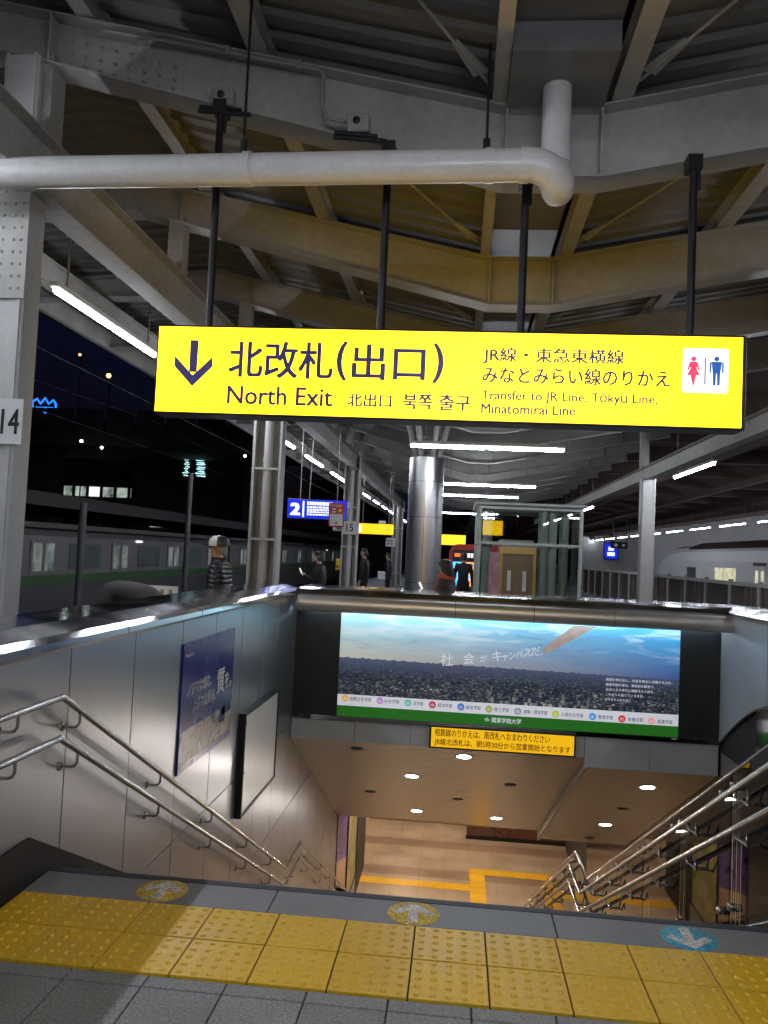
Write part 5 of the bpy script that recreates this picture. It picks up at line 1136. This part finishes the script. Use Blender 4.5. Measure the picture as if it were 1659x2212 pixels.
    if phone:
        ph_ = thing('mobile_phone', 'pale mobile phone held by the %s' % label.split(' standing')[0], 'phone')
        pa, d, s = hands[0]; mwp = Matrix.Translation(Vector(loc)) @ Matrix.Rotation(face, 4, 'Z')
        mb = MB(); c = pa + Vector((0.05, -0.01, 0.05)) * k; u = Vector((0.45, 0, 0.89)); w = Vector((0, 1, 0)); nn = u.cross(w)
        vs = [mwp @ (c + u * a * 0.075 + w * b * 0.036 + nn * e * 0.004) for e in (-1, 1) for (a, b) in ((-1, -1), (1, -1), (1, 1), (-1, 1))]
        mb.faces(vs, [(0, 1, 2, 3), (4, 7, 6, 5), (0, 4, 5, 1), (1, 5, 6, 2), (2, 6, 7, 3), (3, 7, 4, 0)]); mb.build('case', 'printwhite', ph_)
        vs = [mwp @ (c + u * a * 0.068 + w * b * 0.032 + nn * 0.005) for (a, b) in ((-1, -1), (1, -1), (1, 1), (-1, 1))]
        mb = MB(); mb.face(vs); mb.build('screen', 'lampwhite', ph_)
    if bag:
        mb = MB(); mb.bbox(0.05 * k, 0.32 * k, 0.24 * k, 0.34 * k, 0.75 * k, 1.05 * k, 0.03 * k); mb.build('white_bag', 'printwhite', P)
    return P
person('older man in white-fronted cap and quilted dark jacket standing behind the left parapet', (-2.70, 8.95, 0), math.pi * 0.97, 1.70, 'coatquilt', 'coatblack', cap=True, quilt=True, hair='greyhair')
person('person in dark grey coat bending down behind the left parapet', (-2.62, 6.75, 0), math.pi * 0.92, 1.78, 'coatgrey', 'coatblack', pose='bend')
person('masked man in dark coat standing before column 15 looking at a phone', (-2.62, 15.2, 0), math.pi * 0.96, 1.58, 'coatblack', 'coatblack', phone=True, mask=True)
person('dark-suited man standing just right of column 15', (-2.45, 21.2, 0), math.pi * 0.95, 1.70, 'coatblack', 'coatblack')
person('distant person carrying a white bag left of the steel column', (-2.30, 27.0, 0), math.pi * 0.95, 1.60, 'coatblack', 'coatblack', bag=True)
person('woman in grey coat and orange scarf standing in front of the steel column', (-0.13, 10.95, 0), math.pi * 0.88, 1.56, 'coatgrey', 'coatblack', phone=True, bob=True, scarf=True)
person('man in black suit seen from behind at the red kiosk', (0.17, 21.0, 0), math.pi * 0.5, 1.70, 'coatblack', 'coatblack')

# ================================================================== TRACKS, TRAINS, FAR PLATFORMS
mb = MB(); mb.box(-400, -5.2, -60, 600, -1.35, -1.2); mb.box(6.9, 400, -60, 600, -1.35, -1.2); struct(mb.build('ground', 'ballast'))
def train_left():
    t = thing('train', 'silver commuter train with green band standing beyond the left tracks', 'train')
    X = -11.0
    for c in range(4):
        y0 = -2 + 20 * c; y1 = y0 + 19.6
        prof = [(X - 2.8, -0.85), (X, -0.85), (X + 0.02, 0.2), (X, 1.66), (X - 0.12, 1.80), (X - 0.5, 1.92), (X - 1.4, 2.0), (X - 2.8, 1.8)]
        mb = MB(); mb.prism(prof, 'y', y0, y1); car = mb.build('carriage', 'trainbody', t)
        mb = MB(); mb.box(X - 2.7, X - 0.10, y0 + 0.1, y1 - 0.1, 1.88, 2.02); mb.build('carriage_roof', 'trainroof', car)
        mb = MB(); mb.box(X + 0.024, X + 0.034, y0 + 0.02, y1 - 0.02, 0.34, 0.60); mb.build('green_band', 'traingreen', car)
        mb = MB(); mb.box(X + 0.024, X + 0.036, y0 + 0.02, y1 - 0.02, -0.86, 0.33); mb.build('lower_skirt', 'mast', car)
        mb = MB(); mb.box(X - 2.4, X - 0.35, y0 + 0.5, y1 - 0.5, -1.2, -0.85); mb.build('underframe', 'black', car)
        for d in range(4):
            yd = y0 + 2.4 + 4.9 * d
            mb = MB(); mb.box(X + 0.016, X + 0.03, yd - 0.66, yd + 0.66, 0.61, 1.56); dr = mb.build('door', 'traindoor', car)
            for s in (-1, 1):
                mb = MB(); mb.box(X + 0.03, X + 0.034, yd + s * 0.32 - 0.22, yd + s * 0.32 + 0.22, 0.72, 1.46); mb.build('door_window', 'traindoorwin', dr)
            if d < 3:
                mb = MB(); mb.box(X + 0.016, X + 0.028, yd + 1.45, yd + 3.45, 0.74, 1.47); mb.build('window', 'trainwin', car)
        for (yy, on_) in ((y0 + 8.5, 1),):
            mb = MB(); mb.box(X + 0.01, X + 0.05, yy, yy + 0.5, 1.58, 1.65); mb.build('side_lamp', 'whiteface', car)
train_left()
# opposite dark canopy over that train, with faint warm underside lamp
oc = thing('far_canopy', 'dark low canopy of the opposite platform above the silver train', 'canopy')
mb = MB(); mb.box(-22, -12.2, -10, 90, 2.75, 2.95); mb.build('roof_slab', 'darkbuild', oc); mb = MB(); mb.box(-12.25, -12.15, -10, 90, 2.55, 2.95); mb.build('edge', 'darkbuild', oc)
for y in (10, 22, 34, 46):
    mb = MB(); mb.box(-16.2, -15.9, y, y + 0.3, -1.2, 2.75); mb.build('post', 'darkbuild', oc)
# catenary masts
for (y, h, l) in ((12.3, 2.2, 'slim dark mast left of the bending person'), (17.3, 3.2, 'dark mast left of the man in the cap')):
    c = thing('line_mast', l, 'mast', 'masts beside the left tracks', (-6.0, y, -1.2))
    mb = MB(); mb.tube([(0, 0, 0), (0, 0, h + 1.2)], 0.06, 8); mb.build('pole', 'mast', c); mb = MB(); mb.box(-0.12, 0.12, -0.08, 0.08, 1.2, 1.75); mb.build('box', 'mast', c)
ow = thing('overhead_wires', 'thin overhead wires above the left tracks', 'wires')
for (x, z, sag) in ((-7.6, 5.0, 0.0), (-7.6, 6.1, 0.5), (-11.9, 5.2, 0.0), (-11.9, 6.3, 0.5)):
    mb = MB(); mb.tube([(x, -10 + 5 * k, z - sag * math.sin(math.pi * ((k % 8) / 8.0))) for k in range(25)], 0.012, 5); mb.build('wire', 'mast', ow)
# left platform edge sign board behind bending man
b_ = thing('platform_board', 'pale striped board on the left platform behind the bending person', 'board')
mb = MB(); mb.box(-3.75, -3.2, 9.0, 9.03, 0.4, 1.12); mb.build('panel', 'whiteboard', b_); mb = MB(); [mb.box(-3.70 + 0.1 * i, -3.66 + 0.1 * i, 8.995, 8.999, 0.45, 1.08) for i in range(5)]; mb.build('stripes', 'conduit', b_)
mb = MB(); mb.box(-3.72, -3.68, 9.03, 9.07, 0, 0.5); mb.box(-3.27, -3.23, 9.03, 9.07, 0, 0.5); mb.build('feet', 'black', b_)

# elevated road and dark blocks
vd = thing('viaduct', 'dark elevated road crossing behind the left tracks', 'viaduct')
mb = MB(); mb.box(-120, -7, 62, 72, 9.2, 10.3); mb.build('deck', 'darkbuild', vd)
for k in range(44):
    mb = MB(); mb.box(-118 + 2.55 * k, -115.75 + 2.55 * k, 61.9, 62.0, 10.2, 12.2); mb.build('barrier_panel', 'darkbuild', vd)
for x in (-90, -62, -36, -17):
    mb = MB(); mb.box(x - 0.9, x + 0.9, 65, 68, -1.2, 9.2); mb.build('pier', 'darkbuild', vd)
def block(label, x0, x1, y0, y1, h, lit=()):
    b = thing('building', label, 'building', None); mb = MB(); mb.box(x0, x1, y0, y1, -1.2, h); mb.build('wall', 'darkbuild', b)
    mb = MB(); mb.box(x0 - 0.2, x1 + 0.2, y0 - 0.2, y1 + 0.2, h, h + 0.5); mb.build('parapet', 'darkbuild', b)
    for (x, z, w, hh, m_) in lit:
        mb = MB(); mb.box(x, x + w, y0 - 0.08, y0 - 0.001, z, z + hh); mb.build('window', m_, b)
    return b
M['faintwin'] = emat('faint_window', (0.75, 0.9, 0.8), 0.35, (0.1, 0.1, 0.1), 0.9, 0.9)
M['brightwin'] = emat('bright_window', (0.9, 1.0, 0.95), 1.2)
M['redwin'] = emat('red_shop_light', (0.6, 0.02, 0.03), 0.25)
block('low dark building with a row of lit windows under the elevated road', -62, -24, 80, 95, 8.2, [(-44.5 + 1.5 * i, 6.1, 1.1, 1.0, 'brightwin' if i in (4,) else 'faintwin') for i in range(8)] + [(-31.5, 6.0, 2.0, 1.0, 'redwin')])
block('dark block carrying the white vertical sign', -30, -19, 70.6, 84, 12.0, [(-28, 3, 1.2, 0.5, 'faintwin')])
block('tall dark block far left under the blue neon outline', -80, -38, 84, 100, 14.3, [])
block('dark block behind the platform columns', -18, -4, 95, 110, 9.5, [(-15, 4, 1, 0.4, 'faintwin'), (-9.5, 5, 0.8, 0.4, 'faintwin')])
M['neonblue'] = emat('blue_neon', (0.02, 0.22, 1.0), 1.6); M['neonwhite'] = emat('pale_cyan_neon', (0.55, 0.95, 1.0), 1.4); M['sodium'] = emat('sodium_lamp', (1.0, 0.35, 0.05), 25.0); M['streetwhite'] = emat('white_street_lamp', (0.8, 1.0, 0.95), 14.0)
ns = thing('neon_sign', 'small blue neon outline glowing over the elevated road at far left', 'neon sign')
pts = [(-45.3, 14.8), (-45.4, 15.9), (-44.9, 16.2), (-44.5, 15.7), (-44.0, 16.3), (-43.6, 15.7), (-43.1, 16.1), (-42.8, 15.7), (-42.75, 14.8)]
mb = MB(); mb.tube([(x, 80, z) for x, z in pts], 0.13, 6); mb.build('outline', 'neonblue', ns); mb = MB(); mb.tube([(-45.1, 80, 14.75), (-42.9, 80, 14.75)], 0.07, 6); mb.tube([(-45.0, 80, 15.3), (-43.1, 80, 15.3)], 0.06, 6); mb.build('bars', 'neonblue', ns)
mb = MB(); mb.box(-44.6, -44.4, 80.3, 80.5, 14.3, 15.2); mb.box(-43.6, -43.4, 80.3, 80.5, 14.3, 15.2); mb.box(-45, -42.8, 80.2, 80.4, 15.0, 15.1); mb.build('support', 'black', ns)
for i, (x, lbl) in enumerate(((-25.1, 'narrow pale cyan lit vertical sign on a dark block'), (-23.9, 'wider pale cyan lit vertical sign on a dark block'))):
    n_ = thing('neon_sign', lbl, 'neon sign'); w = 0.75 if i == 0 else 1.0; random.seed(20 + i)
    mb = MB(); mb.box(x, x + w, 70.02, 70.5, 7.55, 9.35); mb.build('case', 'black', n_)
    mb = MB()
    for j in range(4):
        z = 8.95 - 0.4 * j
        a = x + random.uniform(0.02, 0.2); b2 = x + w - random.uniform(0.02, 0.25)
        mb.tube([(a, 70.0, z + 0.25), (b2, 70.0, z + random.uniform(0.2, 0.3)), (a + 0.1, 70.0, z + 0.02), (b2, 70.0, z)], 0.05 + 0.02 * i, 5)
    mb.build('glyphs', 'neonwhite', n_)
def lamp(x, y, z, m_, label, r=0.18):
    l = thing('street_lamp', label, 'street lamp', 'lamps along the elevated road'); mb = MB(); mb.lathe((x, y, z), [(0, -r), (r * 0.7, -r * 0.7), (r, 0), (r * 0.7, r * 0.7), (0, r)], 10); mb.build('lamp', m_, l)
    zb = 10.3 if z > 10.3 else -1.2
    mb = MB(); mb.tube([(x, y + 0.3, zb), (x, y + 0.3, z), (x, y, z + r * 0.9)], 0.06, 6); mb.build('post', 'black', l)
lamp(-29.3, 63.0, 15.2, 'sodium', 'orange lamp glowing against the night sky left of the exit sign'); lamp(-31.9, 63.0, 16.9, 'sodium', 'smaller orange lamp high above the elevated road', 0.09)
lamp(-29.8, 60, 9.3, 'streetwhite', 'white lamp under the elevated road at left', 0.12); lamp(-28.1, 60, 8.84, 'streetwhite', 'second white lamp under the elevated road', 0.11); lamp(-16.6, 60, 8.57, 'streetwhite', 'white lamp close to the drain pipe column', 0.10)

# ---- right: screen fence, white train, far platform
fn = thing('platform_fence', 'waist-high dark glass fence with grey posts along the right platform edge', 'fence')
pm = MB(); pm.bbox(-0.05, 0.05, -0.05, 0.05, 0, 1.36, 0.01); pme = pm.mesh('post'); pme.materials.append(M['postgrey'])
gm = MB(); gm.box(-0.01, 0.01, 0.07, 1.89, 0.12, 1.22); gme = gm.mesh('glass_panel'); gme.materials.append(M['fencepanel'])
rm_ = MB(); rm_.box(-0.045, 0.045, 0.055, 1.905, 1.225, 1.31); rme_ = rm_.mesh('top_rail'); rme_.materials.append(M['postgrey'])
for k in range(28):
    y = 10.75 + 1.92 * k
    for n_, m_ in (('post', pme), ('glass_panel', gme), ('top_rail', rme_)):
        o = link(n_, m_, fn); o.location = (6.7, y, 0)
wt = thing('train', 'white express train with dark red roof standing beyond the right fence', 'train')
X = 9.5
def sect(w, zr, z0=-0.8): return [(X, z0), (X, zr - 0.55), (X + 0.06, zr - 0.2), (X + 0.25, zr), (X + w, zr + 0.05), (X + w, z0)]
mb = MB()
secs = [(-4, 1.0), (35.5, 1.0), (37.0, 0.97), (38.5, 0.9), (39.7, 0.76), (40.5, 0.55)]; base = sect(2.8, 2.42); n = len(base); vs = []
for (y, s_) in secs:
    for (x, z) in base: vs.append((X + 1.4 + (x - X - 1.4) * (0.6 + 0.4 * s_), y, -0.8 + (z + 0.8) * s_))
fs = [(i * n + j, i * n + (j + 1) % n, (i + 1) * n + (j + 1) % n, (i + 1) * n + j) for i in range(len(secs) - 1) for j in range(n)] + [tuple(range(n)), tuple(range(5 * n, 6 * n))]
mb.faces(vs, fs, 0, False); wb = mb.build('car_body', 'trainwhite', wt)
mb = MB(); mb.prism([(X + 0.10, 2.33), (X + 0.28, 2.47), (X + 0.7, 2.62), (X + 2.4, 2.62), (X + 2.7, 2.4)], 'y', -4, 34.5); mb.prism([(X + 0.3, 2.40), (X + 0.7, 2.50), (X + 2.2, 2.5)], 'y', 34.5, 37.2); mb.build('roof', 'trainroof', wt)
mb = MB(); mb.box(X + 0.6, X + 2.2, 20, 26, 2.62, 2.85); mb.build('roof_equipment', 'trainroof', wt)
for (y0, y1, z0, z1, m_) in ((28.4, 30.6, 1.05, 1.62, 'litwin'), (33.0, 34.2, 1.15, 1.6, 'trainwin')):
    mb = MB(); mb.box(X - 0.012, X + 0.001, y0, y1, z0, z1); mb.build('window', m_, wt)
for y in (26.2, 15.0):
    mb = MB(); mb.box(X - 0.01, X - 0.002, y - 0.5, y + 0.5, -0.3, 1.72); dr = mb.build('door', 'trainwhite', wt)
    mb = MB(); mb.box(X - 0.02, X - 0.011, y - 0.55, y + 0.55, 1.73, 1.84); mb.build('door_header', 'trainroof', dr)
    for s in (-1, 1):
        mb = MB(); mb.box(X - 0.018, X - 0.011, y + s * 0.25 - 0.12, y + s * 0.25 + 0.12, 1.15, 1.58); mb.build('door_window', 'litwin', dr)
# far right platform lights
for k in range(11):
    y = 43.5 + 5.9 * k
    tube_light('%s tube light of the far row over the white train, counted from the right' % ORD[k], 15.0, y, 4.0, 4.2, 'y', 'tube lights over the far right platform', True, 0.9)
for k in range(3):
    tube_light('%s tube light of the far right row outside the view' % ORD[k], 15.0, 37.6 - 5.9 * k, 4.0, 4.2, 'y', 'tube lights over the far right platform', True, 0.9)
tr_ = MB(); tr_.box(5.75, 30, 4, 130, 5.75, 5.85); trf = struct(tr_.build('track_roof', 'brownroof'), 'dark brown roof over the right tracks')
for k in range(26):
    mb = MB(); mb.box(5.76, 30, 6 + 4.5 * k, 6.25 + 4.5 * k, 5.25, 5.745); mb.build('cross_beam', 'brownroof', trf)
for x in (8.0, 11.5, 15, 18.5):
    mb = MB(); mb.box(x, x + 0.2, 4, 126, 5.0, 5.245); mb.build('long_beam', 'brownroof', trf)
mb = MB(); mb.box(12.4, 20, 4, 130, -1.2, 0.0); struct(mb.build('far_platform_floor', 'granite'))
fw_ = thing('far_wall', 'pale lit wall at the far end of the right platform', 'wall'); mb = MB(); mb.box(14.0, 20.2, 92, 92.3, -1.2, 4.6); mb.build('wall_face', 'white', fw_); mb = MB(); mb.box(13.95, 20.25, 91.97, 92, -0.1, 0.2); mb.build('skirting', 'bluegrey', fw_)
fw2 = thing('far_wall', 'grey side wall behind the white train', 'wall'); mb = MB(); mb.box(20.3, 20.6, 4, 130, -1.2, 5.6); mb.build('wall_face', 'white', fw2); mb = MB(); mb.box(20.25, 20.3, 4, 130, -0.1, 0.2); mb.build('skirting', 'bluegrey', fw2)
s7 = thing('platform_sign', 'small lit blue screen on the distant pale wall at right', 'sign'); mb = MB(); mb.box(16.2, 17.8, 91.0, 91.2, 2.0, 3.9); mb.build('casing', 'black', s7); mb = MB(); mb.box(16.3, 17.7, 90.95, 90.999, 2.1, 3.8); mb.build('screen', 'blueface', s7); mb = MB(); mb.box(16.6, 17.4, 90.9, 90.949, 2.4, 2.8); mb.box(16.7, 17.3, 90.9, 90.949, 3.0, 3.4); mb.build('glyphs', 'whiteface', s7); mb = MB(); mb.tube([(17, 91.1, 3.9), (17, 91.1, 5.7)], 0.05, 6); mb.build('hanger', 'black', s7)
s8 = thing('platform_sign', 'dark hanging sign with white circle above the far fence', 'sign'); mb = MB(); mb.box(11.2, 12.4, 60, 60.2, 2.7, 3.2); mb.build('casing', 'black', s8); mb = MB(); mb.disc((11.55, 59.99, 2.95), (0, -1, 0), 0.13, 12); mb.disc((12.1, 59.99, 2.95), (0, -1, 0), 0.10, 12); mb.build('marks', 'whiteboard', s8); mb = MB(); mb.tube([(11.3, 60.1, 3.2), (11.3, 60.1, 5.3)], 0.04, 6); mb.tube([(12.3, 60.1, 3.2), (12.3, 60.1, 5.3)], 0.04, 6); mb.build('hanger', 'black', s8)
